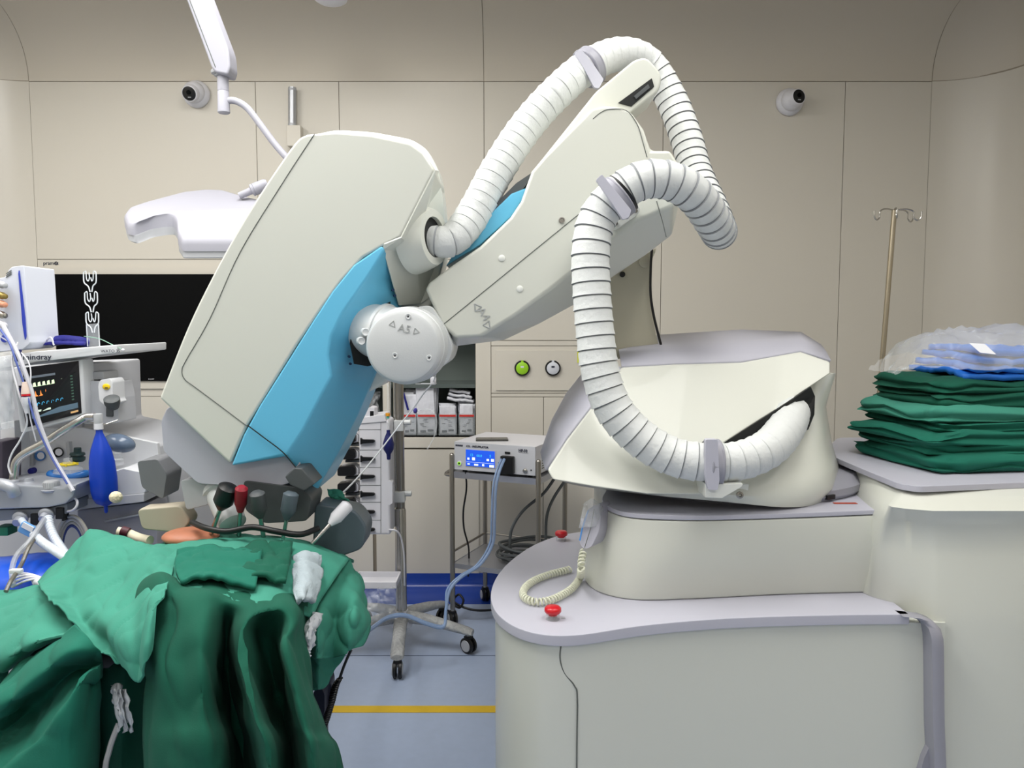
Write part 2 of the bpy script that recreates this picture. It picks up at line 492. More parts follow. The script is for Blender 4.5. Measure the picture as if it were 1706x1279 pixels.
# turning ring below the turret, with dark slots
c = V(0.86, 2.43, 0)
m_ = MB(); m_.lathe(V(0.68, 2.42, ZN+0.012), (0,0,1), [(0, 0.40), (0.012, 0.41), (0.03, 0.41), (0.05, 0.38)], 64)
m_.mi(1)
for k in range(10):
    a = math.radians(188 + k*12)
    m_.box((0.68 + 0.405*math.cos(a), 2.42 + 0.405*math.sin(a), ZN + 0.026), (0.03, 0.02, 0.012), Matrix.Rotation(a + PI/2, 3, 'Z'))
mk('turntable_ring', m_, [M_lilac2, M_black], rob)
# --- equipment bay at right of the base
ZT = 1.10
Ye = 3.0
tp = [WZ(1386, 738, ZT), WZ(1392, 762, ZT), WZ(1440, 782, ZT), WZ(1497, 805, ZT), WZ(1530, 810, ZT), WZ(1706, 803, ZT), V(2.05, 2.0, ZT), V(2.05, 2.72, ZT), V(1.16, 2.72, ZT)]
tpf = fillet(tp, [0.03, 0.03, 0.05, 0.04, 0.06, 0.03, 0.03, 0.05, 0.05], 4)
m_ = MB(); m_.prism([p for p in tpf], (0, 0, -0.016)); mk('bay_top', m_, M_lilac, rob, bevel=0.002)
def bayring(z, B, M1, C, Mi, Fr):
    q = [WZ(*p[1:], z) if p[0] == 'p' else V(p[1], p[2], z) for p in (B, M1, C, Mi, Fr)]
    q = catmull(q, 7)
    f = q[-1]
    return q + [V(1.25, f.y, z), V(2.05, f.y, z), V(2.05, 2.72, z), V(q[0].x, 2.72, z)]
rings = [bayring(1.084, ('p',1388,743), ('p',1441,787), ('p',1497,810), ('p',1512,813), ('p',1532,815)),
         bayring(1.072, ('p',1384,748), ('p',1436,793), ('p',1490,820), ('p',1508,826), ('p',1535,829)),
         bayring(1.05, ('p',1383,760), ('p',1428,803), ('p',1474,838), ('p',1500,846), ('p',1556,851)),
         bayring(1.01, ('p',1375,790), ('p',1420,828), ('p',1462,862), ('w',0.972,1.905), ('w',1.045,1.862)),
         bayring(0.93, ('w',1.02,2.6), ('w',0.96,2.2), ('w',0.93,1.98), ('w',0.965,1.905), ('w',1.05,1.853)),
         bayring(0.801, ('w',1.0,2.6), ('w',0.945,2.2), ('w',0.918,1.99), ('w',0.955,1.905), ('w',1.045,1.838)),
         bayring(0.76, ('w',1.0,2.6), ('w',0.99,2.2), ('w',0.985,1.95), ('w',1.0,1.89), ('w',1.045,1.836)),
         bayring(0.02, ('w',1.0,2.6), ('w',1.0,2.2), ('w',1.008,1.95), ('w',1.012,1.88), ('w',1.045,1.83))]
m_ = MB(); m_.loft(rings)
mk('bay_housing', m_, M_shell, rob, angle=50)
# grey edge strip running down the bay
pl = [WZ(1512,1024,ZP), W(1534,1027,1.82), W(1550,1038,1.81), W(1558,1056,1.80), W(1560,1090,1.80), W(1561,1200,1.80), W(1564,1290,1.80), W(1568,1600,1.80)]
m_ = MB(); 
path = resample(catmull(pl, 6), 40)
m_.loft([[p + V(-0.016,0,0), p + V(-0.016,-0.012,0), p + V(0.0,-0.018,0), p + V(0.012,-0.012,0), p + V(0.012,0.02,0), p+V(-0.016,0.03,0)] for p in path])
mk('edge_strip', m_, M_lilac2, rob, angle=60)
m_ = MB(); m_.prism(P((1556,1228),(1540,1262),(1532,1290),(1532,1700),(1562,1700), 1.812), (0, 0.03, 0)); mk('corner_guard', m_, M_lilac2, rob)

# --- turret
u = {}
TF = 1.98
# upper faceted shell
PL = plane3(W(1036,612,2.14), W(1384,604,2.17), W(1207,738,2.00))
fp = [(1036,612),(1123,607),(1235,604),(1334,586),(1384,603),(1384,622),(1300,678),(1207,738),(1201,800),(1172,824),(1078,823),(990,811),(921,799),(912,783),(945,732),(985,680)]
front = [onp(x, y, PL) for x, y in fp]
m_ = MB(); m_.loft([front, [p + V(0, 0.05, 0.0) for p in front]]); mk('turret_front_cover', m_, M_shell, rob, bevel=0.006, seg=3, bang=40)
tb = P((1029,575,2.62),(1094,560,2.66),(1235,551,2.70),(1334,555,2.66),(1367,576,2.56), 2)
dz = V(0, 0.004, 0.001)
m_ = MB(); tf = [p + dz for p in front[:5]]
m_.loft([tf, [tf[i].lerp(tb[i], 0.5) + V(0,0,0.004) for i in range(5)], tb], closed=False, cap0=False, cap1=False)
mk('turret_top_cover', m_, M_lilac, rob, solid=0.010, angle=50)
sa = [front[0] + V(-0.003,0.004,0), front[15] + V(-0.003,0.004,0), front[14] + V(-0.003,0.004,0), front[13] + V(-0.003,0.004,0)]
sb = P((972,622,2.36),(945,656,2.38),(921,700,2.38),(902,754,2.36), 2)
sc_ = P((1029,577,2.62),(990,610,2.64),(940,690,2.6),(915,740,2.55), 2)
m_ = MB(); m_.loft([sa, sb, sc_], closed=False, cap0=False, cap1=False)
mk('turret_side_cover', m_, M_lilac, rob, solid=0.008, angle=20)
# lower body: lofted from rows of points (left silhouette -> front -> right silhouette), then back
def row(*p, back=2.75):
    q = [W(*a) for a in p]
    q = catmull(q, 4)
    return q + [V(q[-1].x - 0.02, back, q[-1].z), V(q[0].x + 0.08, back, q[0].z)]
R0 = row((1010,640,2.34),(1050,640,2.24),(1140,640,2.22),(1250,640,2.20),(1330,634,2.20),(1388,622,2.26),(1391,622,2.36))
R1 = row((960,700,2.30),(1020,720,2.14),(1120,720,2.14),(1220,700,2.14),(1310,680,2.12),(1366,677,2.18),(1376,677,2.34))
R2 = row((914,757,2.32),(960,770,2.14),(1080,775,2.04),(1200,752,2.03),(1310,745,2.05),(1370,738,2.12),(1386,738,2.30))
R3 = row((918,778,2.26),(950,794,2.10),(1080,800,1.98),(1210,805,1.935),(1320,800,1.97),(1382,780,2.06),(1398,778,2.28))
R4 = row((922,790,2.28),(960,802,2.10),(1080,818,1.95),(1210,824,1.92),(1320,828,1.955),(1385,815,2.05),(1398,808,2.28))
R5 = row((930,800,2.30),(970,810,2.12),(1080,824,1.96),(1210,836,1.93),(1306,845,1.955),(1364,840,2.05),(1376,830,2.26))
m_ = MB(); m_.loft([R0, R1, R2, R3, R4, R5]); mk('turret_body', m_, M_shell, rob, bevel=0.006, bang=50, angle=50)
# dark sheet painted as the shade inside the hose entry, no real hole
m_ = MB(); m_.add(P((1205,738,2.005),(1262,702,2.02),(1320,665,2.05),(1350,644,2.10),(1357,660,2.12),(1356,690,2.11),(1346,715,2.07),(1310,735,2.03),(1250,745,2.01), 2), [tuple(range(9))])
mk('hose_opening_shade', m_, M_dark, rob, solid=0.004, smooth=False)
# lower arm rising behind
m_ = MB(); m_.prism(fillet(P((1000,470),(1095,412),(1083,440),(1082,495),(1090,540),(1100,590),(1010,600), 2.46), 0.01, 3), (0, 0.28, 0)); 
mk('lower_arm', m_, mat('arm_cream_shaded', (190, 186, 166), 0.45), rob, bevel=0.012)  # cream arm, its shade painted in as a darker beige
m_ = MB(); 
c = W(1074,437,2.455); m_.lathe(c, (0,-1,0), [(0,0.017),(0.004,0.017),(0.005,0.014)], 24); m_.box(c+V(0,-0.006,0), (0.003,0.003,0.014))
mk('cap', m_, mat('arm_cream_shaded', (190,186,166)), rob)
m_ = MB(); m_.cyl(W(1037,457,2.458), W(1037,457,2.445), 0.009); mk('screw', m_, M_black, rob)
m_ = MB(); m_.tube(catmull(P((1086,415),(1084,450),(1084,490),(1089,525),(1098,562),(1104,585), 2.44), 6), 0.0042, 8); mk('cable', m_, M_black, rob)

# --- upper arm housing
top = [(708,482),(716,470),(752,443),(800,410),(850,362),(868,335),(886,285),(908,259),(986,180),(1008,175),(1033,178),(1054,188),(1073,215),(1085,250),(1117,250),(1130,270),(1136,325)]
rid = [(1118,345),(1060,368),(1000,415),(915,484),(858,526),(799,566),(760,567),(737,543)]
sil = [(1121,390),(1075,425),(1019,462),(957,507),(905,537),(855,561),(783,577),(737,545)]
sil[6] = (755,577)
rid[6] = (760,563); rid[5] = (800,561)
sil[5] = (840,566); sil[4] = (900,538)
YA = 2.10
ft = P(*top, YA); fr = P(*rid, YA)
ring_a = ft + fr
ring_b = [p + V(0,0.16,0) for p in ft] + P(*sil, YA + 0.14)
ring_c = [p + V(0,0.33,0) for p in ft] + [p + V(0,0.19,0) for p in P(*sil, YA + 0.14)]
m_ = MB(); m_.loft([ring_a, ring_b, ring_c])
mk('upper_arm_housing', m_, M_shell, rob, bevel=0.010, seg=3, bang=22, angle=50)
ya = YA - 0.0006
m_ = MB(); m_.tube(P((739,540),(964,357), ya), 0.0011, 6)
m_.tube(catmull(P((988,198),(1000,188),(1015,182),(1043,184),(1061,206),(1070,233),(1078,262), ya), 5), 0.0011, 6)
m_.tube(P((1094,335),(1104,370),(1110,395), ya), 0.0011, 6)
mk('panel_seam', m_, M_seam, rob)
for (x, y) in ((836,430),(866,481)):
    m_ = MB(); m_.lathe(W(x, y, YA), (0,-1,0), [(0,0.0088),(0.002,0.0088),(0.0035,0.006)], 20); mk('plug', m_, M_shell2, rob)
m_ = MB(); m_.lathe(W(936,367,YA), (0,-1,0), [(0,0.0085),(0.004,0.0085),(0.0045,0.006),(0.002,0.005)], 20); mk('screw', m_, M_steel2, rob)
# embossed axis mark
Rt = FRONT @ Matrix.Rotation(math.radians(-125+70), 3, 'Z')
text('A4', W(794,517,YA) + V(0,-0.001,0), 0.032, M_emb, rob, R=Rt, name='axis_mark', extrude=0.0012)
def tri(c, s, rot, d=0.002):
    q = [c + FRONT @ (Matrix.Rotation(rot + k*2*PI/3, 3, 'Z') @ V(s, 0, 0)) for k in range(3)]
    a = MB()
    for i in range(3):
        a.tube([q[i], q[(i+1) % 3]], d, 6)
    return a
mk('axis_mark', tri(W(795,512,YA), 0.012, math.radians(125)), M_emb, rob); mk('axis_mark', tri(W(812,541,YA), 0.012, math.radians(-55)), M_emb, rob)
# inner blue skin and a dark block for the shaded gap, top left of arm
m_ = MB(); m_.prism(P((742,444),(800,408),(853,360),(872,330),(878,312),(852,322),(800,372),(762,412), YA+0.05), (0, 0.16, 0)); mk('inner_skin', m_, M_blue, rob, bevel=0.006)
m_ = MB(); m_.prism(P((815,360),(850,345),(882,300),(890,285),(860,305),(820,345), YA+0.06), (0, 0.15, 0)); mk('inner_gap_shade', m_, M_dgrey, rob)
# spine beam above the housing
m_ = MB(); m_.prism(fillet(P((868,330),(886,285),(905,262),(993,152),(1058,98),(1078,94),(1103,122),(1100,150),(1052,187),(1000,230),(900,330), YA+0.07), [0,0,0,0.01,0.02,0.03,0.03,0.02,0,0,0], 4), (0, 0.17, 0)); mk('spine_beam', m_, M_shell, rob, bevel=0.008, seg=3)
m_ = MB(); m_.prism(P((1030,171),(1086,130),(1090,144),(1052,177), YA+0.066), (0, 0.01, 0)); mk('cable_slot_shade', m_, M_dark, rob, bevel=0.001)  # dark block on the beam stands for shade in the slot
m_ = MB(); m_.prism(P((1056,160),(1080,140),(1083,146),(1060,165), YA+0.062), (0, 0.008, 0)); mk('connector', m_, M_dgrey, rob, bevel=0.001)

# --- wrist joint
JC = W(671, 577, 1.93)
m_ = MB(); m_.lathe(JC, (0,1,0), [(0,0.080),(0.004,0.0885),(0.012,0.094),(0.03,0.097),(0.055,0.098),(0.057,0.100),(0.064,0.100),(0.066,0.096),(0.11,0.102),(0.16,0.104),(0.20,0.096),(0.28,0.09)], 72)
mk('wrist_joint', m_, M_cast, rob, angle=30)
m_ = MB()
m_.prism(fillet(P((690,512),(718,508),(742,545),(755,578),(748,602),(725,618),(690,640), 2.07), 0.015, 4), (0, 0.22, 0)); mk('wrist_bracket', m_, M_cast, rob, bevel=0.006)
m_ = MB(); a = W(668,562,2.05); b = W(620,550,2.085)
ax = (b - a)
m_.lathe(a, ax, [(0,0.074),(0.05,0.076),(0.052,0.080),(0.060,0.080),(0.062,0.074),(ax.length+0.02,0.070),(ax.length+0.045,0.056)], 48)
mk('wrist_neck', m_, M_cast, rob, angle=30)
m_ = MB(); 
for (x, y, r) in ((609,553,0.011),(602,568,0.011),(617,562,0.009)):
    m_.lathe(W(x,y,1.985), (0.3,-1,0), [(-0.03,r),(0,r),(0.003,r*0.8),(0.001,r*0.5)], 20)
mk('bolt', m_, M_cast, rob)
for (x, y) in ((658,592),(715,596),(680,527)):
    m_ = MB(); m_.lathe(W(x,y,1.93), (0,-1,0), [(0,0.0075),(0.002,0.0075),(0.0026,0.006),(0.001,0.003)], 20); m_.mi(1); m_.lathe(W(x,y,1.9288), (0,-1,0), [(0,0.002),(0.0012,0.002)], 10); mk('bolt', m_, [M_cast, M_black], rob)
text('A5', W(662,551,1.93) + V(0,-0.0006,0), 0.028, M_emb, rob, R=FRONT @ Matrix.Rotation(math.radians(-12),3,'Z'), name='axis_mark', extrude=0.0012)
mk('axis_mark', tri(W(654,540,1.93), 0.009, math.radians(190), 0.0014), M_emb, rob); mk('axis_mark', tri(W(693,552,1.93), 0.009, math.radians(-15), 0.0014), M_emb, rob)
m_ = MB(); m_.cyl(W(738,581,2.068), W(738,581,2.06), 0.006); mk('screw', m_, M_black, rob)

# --- head housing
YH = 2.0
hf = [(512,223),(560,219),(620,224),(684,238),(706,254),(725,283),(668,395),(638,410),(605,429),(570,467),(540,508),(495,574),(412,708),(383,773),(265,663),(312,545),(360,440),(410,348),(460,280),(494,236)]
face = P(*hf, YH)
lf = catmull(P((265,663),(312,545),(360,447),(410,358),(460,281),(494,234),(512,223), YH), 5)
face = face[:14] + lf[:-1]
hb = [V(p.x, YH+0.30, p.z) for p in face]
m_ = MB(); m_.loft([face, hb]); mk('head_housing', m_, M_shell, rob, bevel=0.008, seg=3, bang=25, angle=50)
m_ = MB(); m_.tube(catmull(P((524,223),(470,306),(400,420),(350,530),(310,600),(303,618),(308,632),(325,645),(360,671),(412,710), YH-0.0006), 6), 0.0011, 6); mk('panel_seam', m_, M_seam, rob)
# rear cover: slightly larger outline behind the front housing
rc = P((500,228),(560,215),(622,219),(686,231),(712,248),(731,282),(742,375),(740,430),(722,500),(700,560),(640,640),(400,760),(290,668), YH+0.22)
m_ = MB(); m_.prism(fillet(rc, 0.02, 3), (0, 0.14, 0)); mk('rear_cover', m_, M_shell2, rob, bevel=0.01, seg=3)
# chamfer facet carrying the hose collar
m_ = MB()
fa = P((725,283,YH),(668,395,YH),(640,406,YH),(638,415,YH+0.005),(664,508,YH+0.15),(700,505,YH+0.21),(722,490,YH+0.22),(741,400,YH+0.22),(738,340,YH+0.22),(730,285,YH+0.2), 2)
ce = W(692,420,YH+0.10)
m_.add(fa + [ce], [(0,1,10),(1,2,3,10),(3,4,10),(4,5,10),(5,6,7,10),(7,8,10),(8,9,10),(9,0,10)])
mk('side_facet', m_, M_shell, rob, solid=0.004, smooth=False)
# blue cheek
A_ = resample(P((636,409),(602,427),(567,465),(538,508),(495,576),(412,708),(385,776), YH-0.004), 9)
B_ = P((641,416),(612,462),(570,522),(551,560),(546,592),(553,625),(528,672),(505,716),(477,757), YH-0.006)
C_ = P((643,418,YH+.02),(655,465,YH+.12),(665,510,YH+.16),(660,555,YH+.18),(632,605,YH+.2),(614,650,YH+.2),(596,692,YH+.18),(565,752,YH+.15),(527,818,YH+.12), 2)
D_ = [V(p.x, YH+0.34, p.z) for p in C_]
E_ = [V(p.x, YH+0.34, p.z) for p in A_]
m_ = MB(); m_.loft([list(x) for x in zip(A_, B_, C_, D_, E_)]); mk('blue_cover', m_, M_blue, rob, bevel=0.006, seg=3, bang=15, angle=60)
m_ = MB(); m_.tube(catmull(P((412,708),(440,729),(470,752),(490,775),(497,785), YH-0.012), 6), 0.0016, 6); mk('cable', m_, M_dark, rob)
m_ = MB(); m_.prism(P((490,779),(503,780),(524,806),(507,818),(483,808),(474,794), YH-0.02), (0, 0.09, 0)); mk('latch', m_, M_dgrey, rob, bevel=0.004)
# arch recess round the neck, its shade drawn as a dark sheet
m_ = MB(); m_.add(P((590,606,2.04),(583,572,2.035),(589,535,2.04),(604,506,2.055),(630,490,2.09),(650,500,2.12),(650,600,2.13),(612,610,2.07), 2), [tuple(range(8))]); mk('neck_recess_shade', m_, M_dark, rob, solid=0.003, smooth=False)
m_ = MB()
for (x, y, Y) in ((655,483,2.10),(658,492,2.11),(582,594,2.055),(584,606,2.06)):
    m_.lathe(W(x,y,Y), (0.4,-1,0), [(-0.01,0.0035),(0.001,0.0035)], 10)
mk('vent_hole', m_, mat('deep_blue', (10,50,90)), rob)
# mounting plate under the head
m_ = MB(); m_.prism(fillet(P((280,676),(268,700),(272,752),(330,806),(455,812),(500,800),(500,740),(420,740), YH+0.035), 0.012, 3), (0, 0.24, 0)); mk('mounting_plate', m_, M_lilac, rob, bevel=0.006)
# collar for the hose
cc_ = W(700, 397, YH+0.10); ax = V(0.91,-0.42,0.03).normalized()
m_ = MB(); m_.lathe(cc_ - ax*0.02, ax, [(0,0.096),(0.025,0.090),(0.056,0.078),(0.066,0.073),(0.066,0.054),(0.03,0.052)], 48); mk('hose_collar', m_, M_shell, rob, angle=40)
m_ = MB(); m_.lathe(cc_ - ax*0.005, ax, [(0,0.053),(0.04,0.053)], 32); mk('collar_gap_shade', m_, M_dark, rob)  # dark plug, paints the shade between collar and hose
# --- corrugated hose
hp = [(695,396,2.13),(724,402,2.10),(755,398,2.11),(790,355,2.16),(828,285,2.20),(876,212,2.24),(930,152,2.27),(984,108,2.33),(1035,90,2.40),(1080,106,2.46),(1118,165,2.46),(1143,230,2.42),(1160,290,2.36),(1186,350,2.26),(1198,385,2.17),(1190,372,2.08),(1160,328,2.00),(1118,302,1.97),(1072,300,1.96),(1028,325,1.96),(995,365,1.96),(984,420,1.95),(986,490,1.94),(992,560,1.93),(1000,620,1.92),(1022,680,1.91),(1065,728,1.90),(1120,760,1.89),(1180,770,1.88),(1232,767,1.89),(1278,748,1.93),(1306,718,2.01),(1318,690,2.10),(1318,675,2.2)]
hpts = catmull([W(*p) for p in hp], 10)
Lh = sum((b-a).length for a, b in zip(hpts, hpts[1:]))
def hose(pts, r, period, step=0.06, n=32):
    L = [0]
    for a, b in zip(pts, pts[1:]): L.append(L[-1] + (b-a).length)
    K = int(L[-1] / period); ss = []; rr = []
    for k in range(K):
        for fr_, s_ in ((0.0, 0.93), (0.05, 0.925), (0.10, 0.985), (0.3, 1.0), (0.6, 1.0), (0.85, 1.03), (0.985, 1.045)):
            ss.append((k + fr_) * period); rr.append(r * s_ * min(1, 0.84 + (k*period)*0.8))
    out = []; j = 0
    for s in ss:
        while j < len(L) - 2 and L[j+1] < s: j += 1
        out.append(pts[j].lerp(pts[j+1], (s - L[j]) / max(L[j+1] - L[j], 1e-9)))
    m = MB(); m.tube(out, rr, n)
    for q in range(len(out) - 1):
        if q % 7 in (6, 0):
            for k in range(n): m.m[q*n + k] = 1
    return m
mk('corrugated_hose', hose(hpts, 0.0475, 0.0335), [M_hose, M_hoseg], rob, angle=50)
def clamp(c, ax, r, w, t, m, name='hose_clamp'):
    a = MB(); ax = Vector(ax).normalized(); c = Vector(c)
    a.lathe(c - ax*w/2, ax, [(0,r),(0,r+t),(w*0.12,r+t*1.25),(w*0.2,r+t),(w*0.8,r+t),(w*0.88,r+t*1.25),(w,r+t),(w,r)], 40)
    return mk(name, a, m, rob, bevel=0.001, angle=30)
# clamp low on the turret
c = W(1187, 771, 1.88); cl = clamp(c, (1,0.02,0.0), 0.050, 0.034, 0.008, M_lilac2)
m_ = MB(); m_.prism(fillet(P((1176,732),(1196,732),(1199,800),(1196,816),(1180,816),(1175,790), 1.822), 0.004, 3), (0,0.02,0)); mk('clamp_buckle', m_, M_lilac, cl, bevel=0.003)
m_ = MB(); m_.prism(P((1175,806),(1175,829),(1203,830),(1236,811),(1238,805),(1196,806), 1.84), (0,0.10,0)); m_.prism(P((1175,829),(1245,832),(1248,806),(1236,806), 1.93), (0,0.03,0)); mk('clamp_bracket', m_, M_shell2, cl, bevel=0.002)
m_ = MB(); m_.lathe(W(1232,824,1.925), (0,-1,0), [(0,0.009),(0.006,0.009),(0.007,0.005),(0.002,0.004)], 14); mk('bolt', m_, M_steel2, cl)
m_ = MB(); m_.lathe(W(1173,771,1.88), (1,0,0), [(0,0.054),(0.006,0.056)], 40); mk('rubber_liner', m_, M_black, cl)
# clamp on the arm
c = W(1028, 330, 1.962); axd = (W(1060,306,1.96) - W(1000,358,1.96))
cl = clamp(c, axd, 0.049, 0.028, 0.007, M_lilac2)
m_ = MB(); m_.prism(fillet(P((993,299),(1003,290),(1052,350),(1048,362),(1038,366), 1.90), 0.004, 3), (0,0.016,0)); mk('clamp_buckle', m_, M_lilac, cl, bevel=0.003)
m_ = MB(); m_.prism(fillet(P((1022,378),(1030,380),(1062,358),(1068,348),(1060,338),(1040,345), 2.05), 0.006, 3), (0,0.055,0)); mk('clamp_bracket', m_, M_shell2, cl, bevel=0.002)
for (x, y) in ((1026,372),(1059,351)):
    m_ = MB(); m_.lathe(W(x,y,2.05), (0,-1,0), [(0,0.006),(0.004,0.005)], 12); mk('bolt', m_, M_steel2, cl)
m_ = MB(); ax2 = axd.normalized(); m_.lathe(c + ax2*0.016, ax2 + V(0.1,0,0.1), [(0,0.052),(0.006,0.054)], 40); mk('rubber_liner', m_, M_black, cl)
# clamp on the spine
c = W(981, 112, 2.325); axd = (W(1010,96,2.35) - W(955,132,2.30))
cl = clamp(c, axd, 0.050, 0.03, 0.007, M_lilac2)
m_ = MB(); m_.prism(fillet(P((957,88),(968,82),(984,100),(1006,132),(998,147),(990,146),(975,118), 2.255), 0.004, 3), (0,0.016,0)); mk('clamp_buckle', m_, M_lilac, cl, bevel=0.003)
# --- emergency stop buttons on the base top
for (x, y, s, lb) in ((935, 900, 1.0, None), (921, 1031, 1.0, None)):
    c = WZ(x, y, ZP)
    m_ = MB(); m_.lathe(c, (0,0,1), [(0,0.017),(0.010,0.0165),(0.012,0.013)], 28); m_.mi(1)
    m_.lathe(c + V(0,0,0.010), (0,0,1), [(0,0.011),(0.004,0.012),(0.006,0.018),(0.010,0.0205),(0.017,0.020),(0.021,0.016),(0.022,0.006)], 28)
    m_.mi(0)
    b_ = mk('emergency_button', m_, [M_clear, M_red], rob, angle=45)
m_ = MB(); m_.box(WZ(937,1030,ZP) + V(0.002,0,0.0006), (0.010,0.004,0.0012)); mk('button_mark', m_, M_grey, rob)
# --- teach handset hanging on the neck, with its coiled cord
m_ = MB()
hs = P((984,845,1.98),(997,838,1.98),(1001,862,1.97),(998,885,1.95),(985,912,1.93),(972,915,1.93),(965,905,1.94),(967,880,1.96),(976,852,1.98), 2)
m_.prism(fillet(hs, 0.01, 3), (0.035, 0.05, 0.0)); 
ps = mk('handset', m_, mat('handset_grey', (172,172,184), 0.4), rob, bevel=0.005, label='grey handset in a clear plastic sleeve')
m_ = MB(); m_.tube(P((990,848,1.972),(984,880,1.95),(974,912,1.925), 2), 0.001, 6); mk('handset_seam', m_, M_seam, ps)
m_ = MB(); m_.tube(P((980,850,1.972),(970,880,1.952),(966,900,1.935), 2), 0.002, 6); mk('blue_strip', m_, mat('strip_blue', (60,130,200)), ps)
m_ = MB(); sv = surf(G([(972,838,1.97),(985,830,1.96),(996,834,1.98),(1006,842,2.0)],[(970,852,1.95),(984,850,1.955),(998,850,1.965),(1008,852,2.0)],[(965,880,1.94),(980,878,1.945),(994,878,1.955),(1004,872,1.99)]), 6, 6, 0.006, 60, 3)
mk('plastic_sleeve', sv, M_clear, ps, solid=0.0006)
cd = [(972,918,1.94),(969,932,1.92),(968,950,1.915)]
main = catmull([W(*p) for p in cd] + [WZ(x, y, ZP + 0.012) for x, y in ((966,962),(955,978),(938,990),(915,1000),(890,1002),(873,994),(874,980),(890,967),(915,957),(938,951),(950,948))], 10)
Lc = sum((b-a).length for a, b in zip(main, main[1:]))
pp = resample(main, 1100); m_ = MB()
core = MB()
coil = []
for i, p in enumerate(pp):
    t_ = (pp[min(i+1, len(pp)-1)] - pp[max(i-1, 0)]).normalized()
    a_ = V(0,0,1) if abs(t_.z) < 0.8 else V(1,0,0)
    n_ = (a_ - t_*a_.dot(t_)).normalized(); b_ = t_.cross(n_)
    ph = i * 2*PI / 14.0
    coil.append(p + (n_*math.cos(ph) + b_*math.sin(ph))*0.0078)
m_.tube(coil, 0.0027, 6)
mk('coiled_cord', m_, mat('cord_cream', (214,216,196), 0.5), rob)
# ================================================================== WALL CABINET
t = thing('wall_cabinet', ((NX0+NX1)/2, YW, 0), 'built-in cream wall cabinet with an open dark niche and doors below', 'cabinet')
NB = YW + 0.38
m_ = MB(); w_ = NX1 - NX0
m_.box(((NX0+NX1)/2, NB, (NZ0+NZ1)/2), (w_+0.04, 0.02, NZ1-NZ0+0.04)); m_.box((NX0-0.01, YW+0.23, (NZ0+NZ1)/2), (0.02, 0.28, NZ1-NZ0)); m_.box((NX1+0.01, YW+0.23, (NZ0+NZ1)/2), (0.02, 0.28, NZ1-NZ0))
m_.box(((NX0+NX1)/2, YW+0.23, NZ1+0.01), (w_, 0.28, 0.02)); m_.box(((NX0+NX1)/2, YW+0.19, NZ0-0.008), (w_, 0.36, 0.016))
mk('niche_lining', m_, mat('niche_grey', (112, 122, 118), 0.5), t)
def cbox(name, x0, x1, y0, y1, ya, yb, m, par, **k):
    a, b = W(x0, y0, ya), W(x1, y1, ya); q = MB()
    q.box(((a.x+b.x)/2, (ya+yb)/2, (a.z+b.z)/2), (abs(b.x-a.x), abs(yb-ya), abs(a.z-b.z)))
    return mk(name, q, m, par, **k)
cbox('shelf', 566, 792, 640, 646, YW+0.06, NB-0.01, mat('shelf_glass', (100, 110, 108), 0.15, metal=0.3), t)
cbox('mullion', 636, 650, 545, 731, YW-0.012, YW+0.04, M_wall, t, bevel=0.003)
cbox('sill', 560, 808, 729, 746, YW-0.018, YW+0.03, M_wall, t, bevel=0.003)
for x0, x1 in ((470, 623), (625, 799)):
    m_ = MB(); a, b = W(x0, 748, YW), W(x1, 958, YW); m_.box(((a.x+b.x)/2, YW-0.002, (a.z+b.z)/2), (b.x-a.x-0.003, 0.016, a.z-b.z)); mk('door', m_, M_wall, t, bevel=0.002)
cbox('kick_rail', 470, 799, 959, 966, YW-0.008, YW+0.01, M_wall, t)
